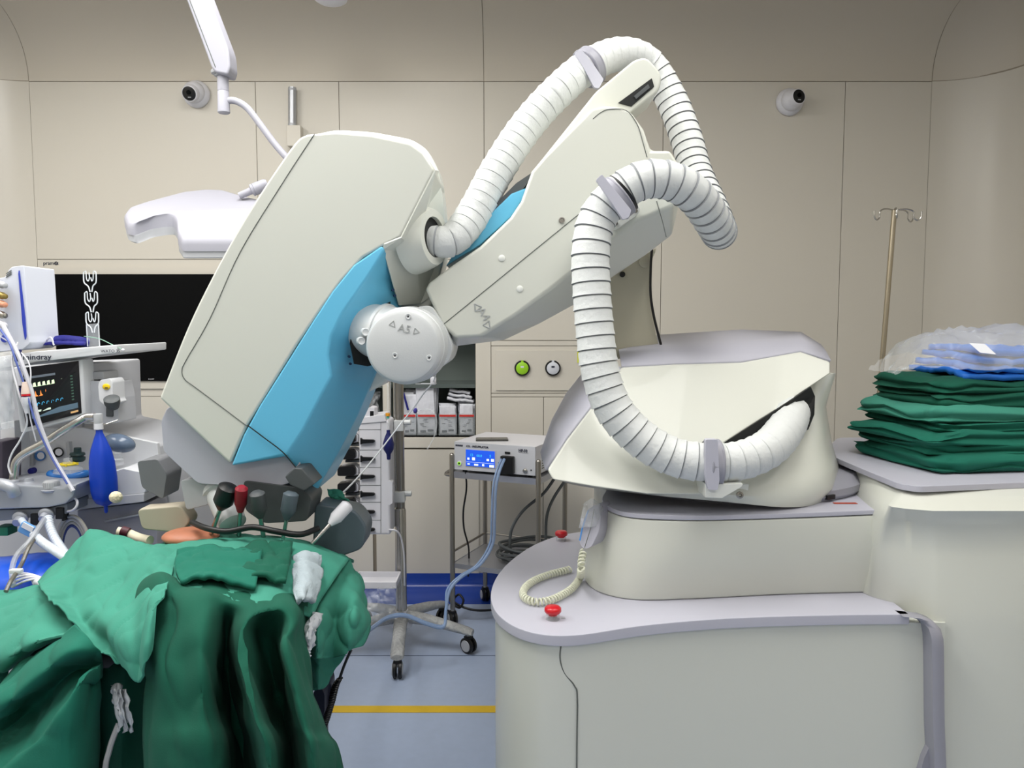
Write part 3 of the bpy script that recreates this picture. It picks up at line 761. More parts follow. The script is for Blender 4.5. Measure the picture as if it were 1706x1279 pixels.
# ---- sterile pouch bundles standing in the niche
M_paper = mat('pouch_paper', (216, 218, 226), 0.6, var=0.12, vscale=60)
M_film = mat('pouch_film', (200, 208, 212), 0.15, alpha=0.2)
M_ink = mat('print_ink', (40, 44, 60), 0.7)
M_redband = mat('red_band', (206, 50, 44), 0.6)
def bundle(x0, x1, yt, lab, seed, loose=0, blue=False):
    rnd = random.Random(seed); Yb = YW + 0.07
    a, b = W(x0, 727, Yb), W(x1, yt, Yb)
    w, h = b.x - a.x, b.z - NZ0; cx = (a.x+b.x)/2
    t = thing('pouch_bundle', (cx, Yb + 0.08, NZ0), lab, 'medical packaging', 'sterile pouch bundles in the wall niche')
    bh = 0.62*h if not loose else 0.5*h
    q = MB(); q.box((cx, Yb, NZ0 + 0.062), (w, 0.003, 0.124)); q.box((cx, Yb+0.15, NZ0 + 0.062), (w, 0.003, 0.124))
    for s in (-1, 1): q.box((cx + s*(w/2-0.0015), Yb+0.075, NZ0 + 0.062), (0.003, 0.147, 0.124))
    q.box((cx, Yb+0.075, NZ0+0.002), (w-0.006, 0.147, 0.003))
    mk('clear_bin', q, M_film, t)
    q = MB(); q.box((cx, Yb-0.0025, NZ0 + 0.112), (w*0.9, 0.002, 0.011)); mk('label_strip', q, M_redband, t)
    for k in range(7):
        yy = Yb + 0.012 + k*0.018; hh = h * rnd.uniform(0.86, 1.0) * (1 if k < 5 else 0.9)
        ww = w*rnd.uniform(0.8, 0.93); lean = rnd.uniform(-0.05, 0.05)
        q = surf([[V(cx + (i-1.5)/3*ww + lean*j*0.1, yy + rnd.uniform(-.004,.004), NZ0 + 0.004 + j/3*hh) for i in range(4)] for j in range(4)], 5, 6, 0.004, 30, seed+k)
        q.mi(1)
        if k == 0:
            q.box((cx - ww*0.22, yy-0.006, NZ0+0.022), (ww*0.3, 0.001, 0.012)); q.box((cx + ww*0.2, yy-0.006, NZ0+0.028), (ww*0.32, 0.001, 0.010))
            for z_ in range(6): q.box((cx + rnd.uniform(-.3,.3)*ww, yy-0.006, NZ0 + 0.05 + z_*0.008), (ww*0.2, 0.001, 0.0015))
        mk('pouch', q, [M_paper, M_ink], t, solid=0.0015)
    if blue:
        q = MB(); q.tube(P((672,654),(680,683), Yb-0.006), 0.006, 8); mk('blue_swab', q, M_navy, t)
bundle(671, 693, 649, 'sterile pouches beside the steel pole with a blue stripe showing in the niche', 1, blue=True)
bundle(695, 727, 640, 'tallest bundle of clear sterile pouches with red strip in the niche', 2, 1)
bundle(731, 761, 671, 'third bundle of sterile pouches behind a red strip in the niche', 3)
bundle(764, 791, 668, 'sterile pouches with red strip at the right end of the niche', 4)
for k, (x0, x1, y, lb) in enumerate(((745, 789, 664, 'flat white sterile packet lying on top of the upright pouches, lowest'), (747, 786, 657, 'flat white sterile packet in the middle of the pile on the pouches'), (749, 783, 650, 'crumpled sterile packet topmost above the red striped pouches'))):
    q = surf([[W(x0 + (x1-x0)*i/3, y + (i % 2)*1.5 + i*1.5, YW + 0.09 + 0.04*j) + V(0,0,0.005*(j % 2)) for i in range(4)] for j in range(4)], 6, 6, 0.006, 40, k)
    props(mk('sterile_packet', q, M_paper, None, solid=0.015), lb, 'medical packaging', 'flat sterile packets in the wall niche')
for k, (x0, x1, y0, y1, lb) in enumerate(((588, 612, 662, 700, 'crumpled clear plastic bag in the left part of the niche'), (608, 634, 652, 700, 'clear plastic bag beside the niche mullion, taller than its neighbour'))):
    q = surf([[W(x0 + (x1-x0)*i/3, y0 + (y1-y0)*j/3, YW + 0.10 - 0.03*math.sin(i*1.3)*math.sin(j)) for i in range(4)] for j in range(4)], 7, 7, 0.02, 25, k+9)
    props(mk('plastic_bag', q, M_clear, None, solid=0.001), lb, 'plastic bag')
# bottles on the niche shelf
# ================================================================== TV in the wall
t = thing('wall_screen', W(270, 640, YW), 'large black switched-off display set in the cream wall behind the anaesthesia machine', 'screen')
a, b = W(92, 457, YW), W(452, 634, YW)
m_ = MB(); m_.box(((a.x+b.x)/2, YW-0.006, (a.z+b.z)/2), (b.x-a.x, 0.036, a.z-b.z)); mk('display_panel', m_, M_screen, t, bevel=0.002)
m_ = MB()
x0, z0, x1, z1 = W(75,445,YW).x, W(75,647,YW).z, W(470,445,YW).x, W(75,445,YW).z
A1, B1 = a.x, b.x
for (cx_, cz_, sx_, sz_) in (((x0+x1)/2, (z1+a.z)/2, x1-x0, z1-a.z), ((x0+x1)/2, (z0+b.z)/2, x1-x0, b.z-z0), ((x0+A1)/2, (a.z+b.z)/2, A1-x0, a.z-b.z), ((x1+B1)/2, (a.z+b.z)/2, x1-B1, a.z-b.z)):
    m_.box((cx_, YW-0.006, cz_), (sx_, 0.012, sz_))
mk('surround', m_, M_wall, t)
text('pramec', W(72, 441, YW-0.001) , 0.028, M_ink, t, bold=0.0003)
m_ = MB(); m_.tube([W(93.5,438.5,YW-0.002) + FRONT @ V(0.008*math.cos(k*PI/8), 0.008*math.sin(k*PI/8), 0) for k in range(16)], 0.002, 6, closed=True); mk('round_mark', m_, M_ink, t)
text('SHARP', W(247, 632.5, YW-0.0255), 0.011, M_grey, t)

# ================================================================== small wall fixtures
def camera_dome(cx_, cy_, fx, fy, lab):
    Yc = YW - 0.004
    c = W(cx_, cy_, YW)
    t = thing('security_camera', c, lab, 'camera', 'dome cameras on the wall')
    q = MB(); q.lathe(c, (0,-1,0), [(0,0.068),(0.008,0.072),(0.020,0.071),(0.034,0.062),(0.04,0.055)], 48); q.mi(1); q.tube([c + V(0.0705*math.cos(k*PI/20), -0.0085, 0.0705*math.sin(k*PI/20)) for k in range(40)], 0.0008, 5, closed=True); mk('mount', q, [M_white, M_seam], t)
    d = (W(fx, fy, YW-0.11) - (c + V(0,-0.045,0))).normalized()
    q = MB(); q.ell(c + V(0,-0.045,0), (0.056,0.056,0.056), 32, 20); q.lathe(c + V(0,-0.045,0), d, [(0.03,0.045),(0.052,0.043),(0.062,0.040),(0.064,0.036),(0.060,0.035)], 40); mk('ball', q, M_white, t, angle=40)
    q = MB(); q.lathe(c + V(0,-0.045,0), d, [(0.055,0.0375),(0.0625,0.0365),(0.065,0.030),(0.066,0.01)], 36); fc = mk('face', q, M_black, t)
    s_ = d.cross(V(0,0,1)).normalized(); u_ = s_.cross(d)
    q = MB(); q.lathe(c + V(0,-0.045,0) + d*0.064 + u_*0.006, d, [(0,0.013),(0.004,0.012),(0.005,0.008)], 20); mk('lens', q, M_screen, fc)
    q = MB(); e = c + V(0,-0.045,0) + d*0.066 - u_*0.018; q.tube([e - s_*0.008, e + s_*0.008], 0.003, 8); mk('sensor_strip', q, M_grey, fc)
camera_dome(329, 158, 314, 156, 'white dome security camera high on the wall at left, facing left')
camera_dome(1314, 171, 1332, 160, 'white dome security camera high on the wall at right, facing right')
t = thing('wall_conduit', W(488, 243, YW), 'grey metal conduit running down into a small cream wall box', 'conduit')
m_ = MB(); m_.cyl(W(487,146,YW-0.03), W(487,212,YW-0.03), 0.0215); mk('pipe', m_, mat('conduit_grey', (176,178,182), 0.35, metal=0.6), t, angle=50)
for y in (148, 206):
    m_ = MB(); m_.lathe(W(487,y,YW-0.03), (0,0,-1), [(0,0.0225),(0.01,0.0225)], 20); mk('band', m_, M_grey, t)
cbox('junction_box', 477, 501, 208, 243, YW-0.06, YW, M_wall, t, bevel=0.004)
# gas outlets on the service panel
t = thing('service_panel', W(885, 655, YW), 'cream wall service panel carrying two round gas outlets', 'panel')
a, b = W(826, 583, YW), W(1010, 650, YW)
m_ = MB(); m_.box(((a.x+b.x)/2, YW-0.003, (a.z+b.z)/2), (b.x-a.x, 0.012, a.z-b.z)); mk('face_plate', m_, M_wall, t, bevel=0.002)
def gas(px, col, lab, dark):
    c = W(px, 613, YW-0.009)
    t = thing('gas_outlet', c, lab, 'gas outlet')
    q = MB(); q.lathe(c, (0,-1,0), [(0,0.043),(0.012,0.043),(0.016,0.041),(0.016,0.034),(0.012,0.033)], 48); mk('collar', q, M_black, t)
    q = MB(); q.lathe(c, (0,-1,0), [(0,0.034),(0.020,0.034),(0.022,0.031)], 40); q.box(c + V(0,-0.012,0.037), (0.014,0.016,0.012)); cap = mk('cap', q, col, t)
    q = MB(); q.box(c + V(0,-0.0225,0.008), (0.018,0.001,0.010)); mk('mark', q, dark, cap)
gas(870, mat('lime_green', (150, 205, 40), 0.4), 'round lime green gas outlet with black collar on the wall panel', M_white)
gas(921, mat('pale_cap', (205, 208, 216), 0.4), 'round white gas outlet with black collar, right of the green one', M_ink)
m_ = MB(); c = W(965, 592, YW-0.012); m_.box(c, (0.02, 0.004, 0.08)); one('yellow_label', m_, mat('lemon', (214, 220, 60), 0.5), 'small yellow label on the wall panel peeping out beside the hose', 'label')

# ================================================================== surgical lamp
t = thing('surgical_light', (-1.2, 2.95, CEIL), 'white ceiling-hung surgical lamp with a lobed head, switched off', 'lamp')
YL = 2.9
m_ = MB(); m_.prism(fillet(P((296,-40),(334,-40),(381,84),(383,112),(379,124),(358,120),(352,112), YL), [0,0,0.02,0.01,0.008,0.008,0.01], 4), (0,0.085,0)); mk('spring_arm', m_, M_lampw, t, bevel=0.014, seg=3)
m_ = MB(); m_.tube(P((316,0),(359,112), YL-0.0005), 0.0016, 6); mk('arm_seam', m_, M_seam, t)
top_ = W(300,-60,YL+0.04)
m_ = MB(); m_.cyl(V(top_.x-0.12, top_.y, CEIL), V(top_.x-0.12, top_.y, top_.z-0.02), 0.05); m_.tube([V(top_.x-0.12, top_.y, top_.z), V(top_.x+0.06, top_.y, top_.z-0.09)], 0.045, 16); mk('ceiling_mount', m_, M_lampw, t)
c = W(371, 125, YL+0.042)
m_ = MB(); m_.lathe(W(368,118,YL+0.042), (0,0,-1), [(0,0.034),(0.006,0.036),(0.012,0.034),(0.013,0.022),(0.02,0.024)], 32); mk('joint_ring', m_, M_grey, t)
m_ = MB(); a, b = W(371,124,YL+0.042), W(373,187,YL+0.042)
m_.lathe(a, b - a, [(0,0.0205),(0.06,0.0205),(0.061,0.0195),(0.063,0.0205),(0.138,0.0225),(0.142,0.018)], 32); mk('swivel', m_, M_lampw, t, angle=30)
m_ = MB(); yk = YL+0.042; path = catmull(P((374,168,yk),(392,168,yk),(412,180,yk),(434,208,yk),(458,240,yk),(484,270,yk),(500,290,yk+.04),(500,315,yk+.1),(470,318,yk+.16),(440,312,yk+.16), 2), 8)
m_.tube(path, 0.0125, 16); mk('curved_arm', m_, M_lampw, t)
m_ = MB(); a, b = W(446,306,yk+.14), W(406,323,yk+.12); ax = b - a
m_.lathe(a, ax, [(0,0.018),(0.01,0.023),(0.055,0.024),(0.057,0.022),(0.060,0.024),(0.066,0.024),(0.07,0.014),(0.12,0.013)], 28); mk('knuckle', m_, M_lampw, t, angle=30)
PLh = plane3(W(206,362,2.93), W(434,330,3.12), W(393,402,2.78))
ol = [(206,360),(214,349),(240,340),(307,322),(345,318),(372,319),(402,328),(434,336),(470,350),(470,396),(440,404),(393,402),(303,402),(296,392),(294,372),(288,362),(276,362),(250,366),(222,377),(211,374)]
q = fillet([onp(x, y, PLh) for x, y in ol], 0.012, 3)
cq = sum(q, Vector()) / len(q)
nrm = PLh[1] if PLh[1].z > 0 else -PLh[1]
def off(d, s): return [p + (cq - p)*s - V(0,-0.1,1)*d*1.15 for p in q]
m_ = MB(); m_.loft([off(-0.012, 0.10), off(-0.008, 0.04), off(0.0, 0.008), off(0.01, 0.0), off(0.03, 0.0)]); hd = mk('lamp_head', m_, M_lampw, t, angle=60)
m_ = MB(); m_.loft([off(0.03, 0.01), off(0.036, 0.02), off(0.050, 0.012), off(0.056, 0.05)]); mk('rim', m_, M_grey, hd, angle=40)
m_ = MB(); a = cq - nrm*0.07; m_.box(W(337,421,2.84), (0.035,0.012,0.016)); mk('handle_tab', m_, mat('lime_green', (150,205,40)), hd, bevel=0.003)

# ================================================================== infusion stand with pump tower
SC = V(-0.516, 3.5, 0)
t = thing('pump_stand', SC, 'steel pole stand on five plastic-wrapped legs carrying a pump rack', 'stand')
def zat(py, Y): return W(853, py, Y).z
m_ = MB(); zj = zat(846, 3.5)
m_.lathe(SC + V(0,0,0.13), (0,0,1), [(0,0.03),(0.05,0.026),(zj-0.14,0.026),(zj-0.13,0.022)], 32); mk('lower_pole', m_, M_steel, t, angle=40)
m_ = MB(); m_.cyl(SC + V(0.004,0,zj-0.01), SC + V(0.004,0,1.75), 0.0175); mk('upper_pole', m_, M_steel2, t, angle=50)
m_ = MB(); m_.cyl(SC + V(-0.02,0.01,zj), SC + V(-0.02,0.01,1.6), 0.008); mk('side_rod', m_, M_steel, t, angle=50)
m_ = MB(); m_.lathe(SC + V(0,0,0.10), (0,0,1), [(0,0.05),(0.03,0.052),(0.06,0.04),(0.075,0.03)], 32); mk('hub', m_, M_white, t)
def caster(par, c, r, ang, m_hub, name='caster'):
    q = MB(); ax = V(math.cos(ang), math.sin(ang), 0)
    for s in (-1, 1):
        q.mi(0); q.lathe(c + ax*s*0.012 - ax*0.008, ax, [(0,r*0.8),(0.003,r),(0.013,r),(0.016,r*0.8)], 28)
        q.mi(1); q.lathe(c + ax*s*0.0205 - ax*0.0005, ax*s, [(0,r*0.72),(0.0025,r*0.68),(0.003,r*0.3)], 24)
    q.mi(2); q.cyl(c + V(0,0,r*0.3), c + V(0,0,r+0.03), 0.009)
    q.mi(0); q.box(c + V(0.0,0,r*0.95), (0.03,0.03,0.014), Matrix.Rotation(ang, 3, 'Z'))
    return mk(name, q, [M_black, m_hub, M_grey], par)
M_wrap = mat('bubble_wrap', (176, 178, 178), 0.22, bump=0.9, bscale=60, var=0.25, vscale=60, alpha=0.85)
for k in range(5):
    a = math.radians(-85 + 72*k); d = V(math.cos(a), math.sin(a), 0); n_ = V(-d.y, d.x, 0)
    q = MB(); rings = []
    for f, wd, z0_, z1_ in ((0.03,0.032,0.115,0.175),(0.12,0.03,0.112,0.165),(0.22,0.028,0.10,0.145),(0.32,0.03,0.085,0.118),(0.345,0.026,0.083,0.108)):
        c = SC + d*f
        rings.append([c + n_*wd*math.cos(p)*(1+0.08*math.sin(5*p+f*30)) + V(0,0,(z0_+z1_)/2 + (z1_-z0_)/2*math.sin(p)) for p in [2*PI*i/14 for i in range(14)]])
    q.loft(rings); lg = mk('leg', q, M_wrap, t)
    c = SC + d*0.325; ca = a + (PI/2 if k != 1 else 1.1)
    caster(lg, V(c.x, c.y, 0.037), 0.037, ca, M_grey)
for y, w in ((826, 0.05), (708, 0.045)):
    m_ = MB(); m_.box(SC + V(0.0,-0.005,zat(y,3.5)), (w, 0.05, 0.05)); m_.cyl(SC + V(0.02,-0.01,zat(y-5,3.5)), SC + V(0.055,-0.01,zat(y-5,3.5)), 0.013); mk('pole_clamp', m_, M_cast, t, bevel=0.005)
# tray on the stand wrapped in plastic
m_ = MB(); m_.box(SC + V(-0.09,-0.12,0.345), (0.19,0.15,0.006))
for s in (-1, 1): m_.box(SC + V(-0.09 + s*0.094,-0.12,0.358), (0.008,0.15,0.03)); m_.box(SC + V(-0.09,-0.12 + s*0.072,0.358), (0.19,0.008,0.03))
m_.box(SC + V(-0.03,-0.03,0.34), (0.06,0.08,0.012)); mk('tray', m_, M_white, t, bevel=0.004)
sv = surf([[SC + V(-0.16 + 0.055*i, -0.2 + 0.02*math.sin(i*2+j), 0.35 - 0.05*j) for i in range(4)] for j in range(4)], 7, 7, 0.02, 22, 5); mk('plastic_wrap', sv, M_clear, t, solid=0.001)
# pump rack
YP = 3.36
pr = thing('pump_rack', W(622, 890, YP+0.06), 'white rack of stacked syringe pump modules with black clamps on the pole stand', 'medical device')
m_ = MB(); a, b = W(597,700,YP), W(651,891,YP)
m_.box(((a.x+b.x)/2, YP+0.07, (a.z+b.z)/2), (b.x-a.x, 0.14, a.z-b.z)); mk('housing', m_, M_white, pr, bevel=0.012, seg=3)
m_ = MB(); m_.prism(fillet(P((590,697),(640,690),(644,702),(598,706), YP-0.005), 0.004, 2), (0,0.15,0)); mk('top_cover', m_, M_white, pr, bevel=0.003)
m_ = MB(); m_.prism(fillet(P((604,700),(607,684),(616,678),(624,680),(624,699), YP), 0.006, 3), (0,0.08,0)); m_.mi(1); m_.boxpx(616,684,623,696,YP-0.002,0.03); mk('top_handle', m_, [M_white, M_black], pr, bevel=0.003)
m_ = MB(); 
for y in (715, 749, 778, 808, 836, 866): m_.boxpx(599, y, 634, y+0.6, YP-0.001, 0.004)
m_.boxpx(634, 704, 634.8, 888, YP-0.001, 0.004)
mk('module_seams', m_, M_seam, pr)
for k in range(6):
    y = 735 + 29.5*k
    q = MB(); q.prism(fillet(P((600,y-6),(604,y-3),(622,y-2.5),(625,y),(622,y+2.5),(604,y+4),(600,y+6), YP-0.014), 0.003, 2), (0,0.016,0)); mk('syringe_clamp', q, M_black, pr, bevel=0.002)
for k in range(6):
    y = 730 + 27.5*k
    q = MB(); q.mi(1); q.prism(fillet(P((566,y-9),(590,y-11),(598,y-6),(598,y+6),(590,y+8),(566,y+8), YP+0.03), 0.008, 3), (0,0.06,0)); q.mi(0)
    q.prism(fillet(P((562,y-7),(588,y-9),(592,y-5),(592,y+5),(588,y+8),(562,y+8), YP+0.005), 0.008, 3), (0,0.05,0)); mk('pump_handle', q, [M_black, M_white], pr, bevel=0.003)
    q = MB(); q.boxpx(575, y+9, 598, y+13, YP+0.03, 0.05); mk('pump_gap', q, M_dgrey, pr, bevel=0.002)
m_ = MB(); m_.prism(fillet(P((648,800),(654,803),(654,838),(648,842),(645,835),(645,805), YP), 0.004, 3), (0,0.04,0)); mk('side_latch', m_, M_white, pr, bevel=0.002)
m_ = MB(); m_.tube(catmull(P((648,882,YP),(660,884,YP),(668,895,YP+.02),(673,925,YP+.05),(674,975,YP+.1), 2), 6), 0.004, 8); mk('power_cable', m_, M_white, pr)
# blue squeeze bulb and infusion line hanging before the pole
t = thing('infusion_set', W(646, 760, 3.3), 'dark blue squeeze bulb hanging on thin clear tubes by the steel pole', 'infusion set')
m_ = MB(); c = W(647, 716, 3.30); m_.lathe(c, (0,0,-1), [(0,0.008),(0.012,0.008),(0.03,0.016),(0.06,0.025),(0.085,0.022),(0.105,0.010),(0.128,0.008),(0.13,0.004)], 28); mk('bulb', m_, mat('bulb_navy', (24,30,92), 0.35), t)
m_ = MB(); m_.tube(catmull(P((641,600),(646,640),(646,680),(647,716), 3.30), 5), 0.003, 8); m_.tube(catmull(P((651,600),(650,680),(648,716), 3.31), 5), 0.002, 8); mk('tube', m_, M_clear, t)
m_ = MB(); m_.lathe(W(646,688,3.3), (0,0,-1), [(0,0.010),(0.012,0.010)], 14); m_.mi(1); m_.lathe(W(646,692,3.3), (0,0,-1), [(0,0.006),(0.012,0.006)], 14); mk('stopcock', m_, [mat('amber', (222,150,30)), mat('mint', (90,190,170))], t)
t = thing('drip_line', W(722, 640, 3.2), 'thin clear drip line with a white roller clamp looping below the robot wrist', 'tubing')
m_ = MB(); m_.tube(catmull(P((733,560,2.3),(736,585,2.5),(728,612,2.8),(722,635,3.1),(706,655,3.2),(690,678,3.25),(672,700,3.25),(655,722,3.2),(635,748,3.1),(605,785,2.9),(580,812,2.6),(563,827,2.4), 2), 8), 0.0030, 8); mk('tube', m_, mat('line_white', (214,220,226), 0.25, alpha=0.8), t)
m_ = MB(); m_.box(W(722,634,3.1), (0.024,0.018,0.032)); mk('roller_clamp', m_, M_white, t, bevel=0.005)
m_ = MB(); m_.tube(catmull(P((690,688,3.24),(705,682,3.24),(720,684,3.24),(727,697,3.24),(727,712,3.24),(722,730,3.24),(712,748,3.24), 2), 6), 0.0028, 8); mk('branch_tube', m_, M_clear, t)
m_ = MB(); m_.lathe(W(692,684,3.22), (0.3,-0.3,1), [(-0.01,0.006),(0,0.010),(0.01,0.006)], 12); mk('connector', m_, mat('violet', (60,56,140)), t)

# ================================================================== trolley with insufflator
ang = math.atan2(-0.18, 0.42); RZ = Matrix.Rotation(ang, 3, 'Z')
FLc = V(W(753,800,3.75).x, 3.75, 0)
def TL(u, v, z): return V(FLc.x, FLc.y, z) + RZ @ V(u, v, 0)
TWd, TD = 0.457, 0.38
t = thing('steel_trolley', TL(TWd/2, TD/2, 0), 'small stainless steel trolley on castors against the back wall', 'trolley')
for (u, v) in ((0,0),(TWd,0),(0,TD),(TWd,TD)):
    m_ = MB(); m_.lathe(TL(u, v, 0.085), (0,0,1), [(0,0.0125),(0.775,0.0125),(0.783,0.009),(0.786,0.003)], 20)
    lg = mk('leg', m_, M_steel2, t, angle=50); c = TL(u, v, 0.035); caster(lg, c, 0.035, ang + 0.7, M_grey)
for z, dz in ((0.775, 0.03), (0.315, 0.024)):
    m_ = MB(); m_.box(TL(TWd/2, TD/2, z), (TWd, TD, 0.004), RZ)
    for v in (0, TD): m_.box(TL(TWd/2, v, z - dz/2 + 0.004), (TWd, 0.004, dz), RZ)
    for u in (0, TWd): m_.box(TL(u, TD/2, z - dz/2 + 0.004), (0.004, TD, dz), RZ)
    mk('shelf', m_, mat('brushed_steel', (176,178,186), 0.3, metal=0.7), t)
m_ = MB()
for p, q_ in (((0,TD),(TWd,TD)),((0,0),(0,TD)),((TWd,0),(TWd,TD))):
    m_.tube([TL(*p, 0.375), TL(*q_, 0.375)], 0.006, 10); 
mk('guard_rail', m_, M_steel2, t)
m_ = MB(); m_.tube(catmull([TL(0,0.04,0.765), TL(-0.03,0.03,0.755), TL(-0.06,0.05,0.755), TL(-0.065,0.12,0.76), TL(-0.05,0.2,0.76), TL(0,0.22,0.765)], 6), 0.009, 12); mk('push_handle', m_, M_steel2, t)
# insufflator
U0, IW, ID, Z0, IH = 0.012, 0.43, 0.36, 0.7775, 0.152
t = thing('insufflator', TL(U0+IW/2, 0.01+ID/2, Z0), 'white gas insufflator with a blue touch screen on the steel trolley', 'medical device')
m_ = MB(); m_.box(TL(U0+IW/2, 0.01+ID/2, Z0+IH/2+0.006), (IW, ID, IH-0.012), RZ); mk('casing', m_, M_white, t, bevel=0.004)
m_ = MB(); m_.box(TL(U0+IW/2, 0.006, Z0+IH/2+0.006), (IW-0.002, 0.010, IH-0.014), RZ); fp = mk('front_panel', m_, mat('panel_grey', (196,198,204), 0.4), t, bevel=0.002)
for (u, v) in ((0.04,0.04),(IW-0.04,0.04),(0.04,ID-0.04),(IW-0.04,ID-0.04)):
    m_ = MB(); m_.cyl(TL(U0+u, v, Z0), TL(U0+u, v, Z0+0.008), 0.012); mk('foot', m_, M_black, t)
def FPt(u, v, d=0.0): return TL(U0 + u*IW, 0.0005 - d, Z0 + 0.006 + (1-v)*(IH-0.012))
def fbox(name, u0, u1, v0, v1, d, th, m, par, **k):
    a, b = FPt(u0, v0, d), FPt(u1, v1, d); q = MB(); q.box((a+b)/2, ((b-a).xy.length, th, abs(a.z-b.z)), RZ); return mk(name, q, m, par, **k)
M_scr = mat('screen_blue', (30, 80, 205), 0.3, emit=0.8); M_scrw = mat('screen_white', (225, 235, 250), 0.4, emit=0.9); M_scrc = mat('screen_cyan', (60,190,220), 0.4, emit=0.7)
fbox('screen_bezel', 0.145, 0.525, 0.19, 0.80, 0.0005, 0.003, mat('panel_grey', (196,198,204)), fp)
sc = fbox('touch_screen', 0.155, 0.515, 0.21, 0.78, 0.002, 0.003, M_scr, fp)
RF = RZ @ FRONT
for (u0,u1,v0,v1) in ((.175,.20,.49,.56),(.235,.27,.47,.57),(.415,.445,.49,.56),(.47,.505,.48,.57),(.45,.505,.69,.77),(.175,.205,.69,.73),(.26,.31,.69,.75),(.36,.385,.68,.75),(.165,.505,.635,.642)):
    fbox('screen_icon', u0, u1, v0, v1, 0.0038, 0.001, M_scrw, sc)
for (s_, u_, v_, z_) in (('13', .205, .43, 0.018), ('5', .45, .43, 0.018), ('00.0', .29, .44, 0.017)):
    text(s_, FPt(u_, v_, 0.004), z_, M_scrc, sc, R=RF)
text('- -', FPt(.31,.57,.004), 0.013, M_scrc, sc, R=RF)
text('CO', FPt(.155,.125,.0005), 0.0135, M_ink, fp, R=RF, bold=0.0004); text('2', FPt(.20,.135,.0005), 0.007, M_ink, fp, R=RF)
text('-INSUFFLATOR', FPt(.225,.125,.0005), 0.0135, M_ink, fp, R=RF, bold=0.0004)
text('HF-50', FPt(.80,.16,.0005), 0.018, M_ink, fp, R=RF, bold=0.0005)
fbox('underline', .80, .92, .185, .19, .0005, .0008, M_ink, fp)
for k in range(4): fbox('maker_mark', .02+.024*k, .04+.024*k, .06, .12, .0005, .0008, M_ink, fp)
m_ = MB(); c = FPt(.07,.72,0); d = RZ @ V(0,-1,0); m_.lathe(c, d, [(0,0.013),(0.003,0.013),(0.004,0.010)], 28); m_.mi(1); m_.lathe(c + d*0.003, d, [(0,0.009),(0.002,0.009),(0.0022,0.006)], 24); m_.mi(2); m_.lathe(c + d*0.0045, d, [(0,0.005),(0.001,0.005)], 18)
mk('power_button', m_, [M_white, mat('glow_green', (140,215,40), 0.4, emit=0.6), M_black], fp)
fbox('port_block', .60, .755, .32, .93, .012, .026, M_black, fp, bevel=0.005)
fbox('port_slot', .635, .70, .19, .26, .002, .005, M_black, fp, bevel=0.002)
fbox('port_clip', .565, .60, .55, .92, .008, .016, M_black, fp, bevel=0.004)
m_ = MB(); c = FPt(.88,.80,0); m_.lathe(c, d, [(0,0.012),(0.004,0.012),(0.005,0.009),(0.008,0.009),(0.010,0.005)], 24); mk('gas_port', m_, M_steel, fp, angle=30)
m_ = MB(); c = FPt(.95,.76,0); m_.lathe(c, d, [(0,0.0035),(0.002,0.0035)], 14); mk('small_port', m_, M_black, fp)
m_ = MB()
for k in range(5): m_.box(TL(U0+IW+0.0005, 0.13+0.0, Z0+0.035+k*0.012) , (0.0015, 0.09, 0.004), RZ)
mk('side_vents', m_, M_seam, t)
# phone
pc = TL(U0+0.155, 0.11, Z0+IH+0.0045)
t = thing('phone', pc, 'dark smartphone lying on top of the insufflator', 'phone')
m_ = MB(); m_.box(pc, (0.16, 0.078, 0.009), Matrix.Rotation(ang + 0.45, 3, 'Z')); mk('body', m_, mat('phone_case', (70,70,66), 0.3), t, bevel=0.004, seg=3)
m_ = MB(); m_.box(pc + V(0,0,0.0048), (0.148, 0.068, 0.0006), Matrix.Rotation(ang + 0.45, 3, 'Z')); mk('glass', m_, mat('phone_glass', (60,60,58), 0.2), t)
# gas tubing from the insufflator, across the stand legs to the table
def line(name, pts, r, m, lab, cat='tubing', n=8, group=None):
    q = MB(); q.tube(catmull(P(*pts, 2), 8), r, n); return one(name, q, m, lab, cat, group)
tp1 = [(840,765,3.52),(832,785,3.46),(826,815,3.44),(824,865,3.44),(821,905,3.45),(800,940,3.42),(770,960,3.38),(750,982,3.34),(743,1015,3.30),(739,1044,3.26),(712,1040,3.24),(675,1026,3.22),(645,1030,3.15),(615,1050,2.9),(590,1055,2.6),(570,1042,2.4),(552,1015,2.25),(540,985,2.15)]
t = thing('gas_tube', W(700,1035,3.24), 'pair of clear blue gas tubes from the insufflator draping over the stand legs', 'tubing')
q = MB(); q.tube(catmull(P(*tp1, 2), 8), 0.007, 10); mk('thick_tube', q, M_tubing, t)
q = MB(); q.tube(catmull(P(*[(x-5 if y < 1000 else x, y-3 if y >= 1000 else y, Y+0.01) for x, y, Y in tp1], 2), 8), 0.005, 10); mk('thin_tube', q, M_tubing, t)
line('power_cord', [(776,786,3.72),(777,815,3.74),(772,850,3.76),(773,880,3.78),(781,915,3.82),(780,960,3.85)], 0.0045, M_black, 'thin black power cord hanging below the left of the insufflator', 'cable')
line('power_cord', [(925,795,3.85),(905,822,3.8),(872,850,3.75),(853,880,3.72),(850,910,3.72),(856,935,3.75)], 0.0075, M_dgrey, 'dark hose curving down from behind the robot onto the trolley shelf', 'cable')
line('power_cord', [(945,795,3.9),(922,830,3.85),(911,860,3.82),(909,900,3.8)], 0.0075, M_dgrey, 'dark hose hanging straight down at the right trolley leg', 'cable')
q = MB()
c0 = TL(0.35, 0.19, 0.33)
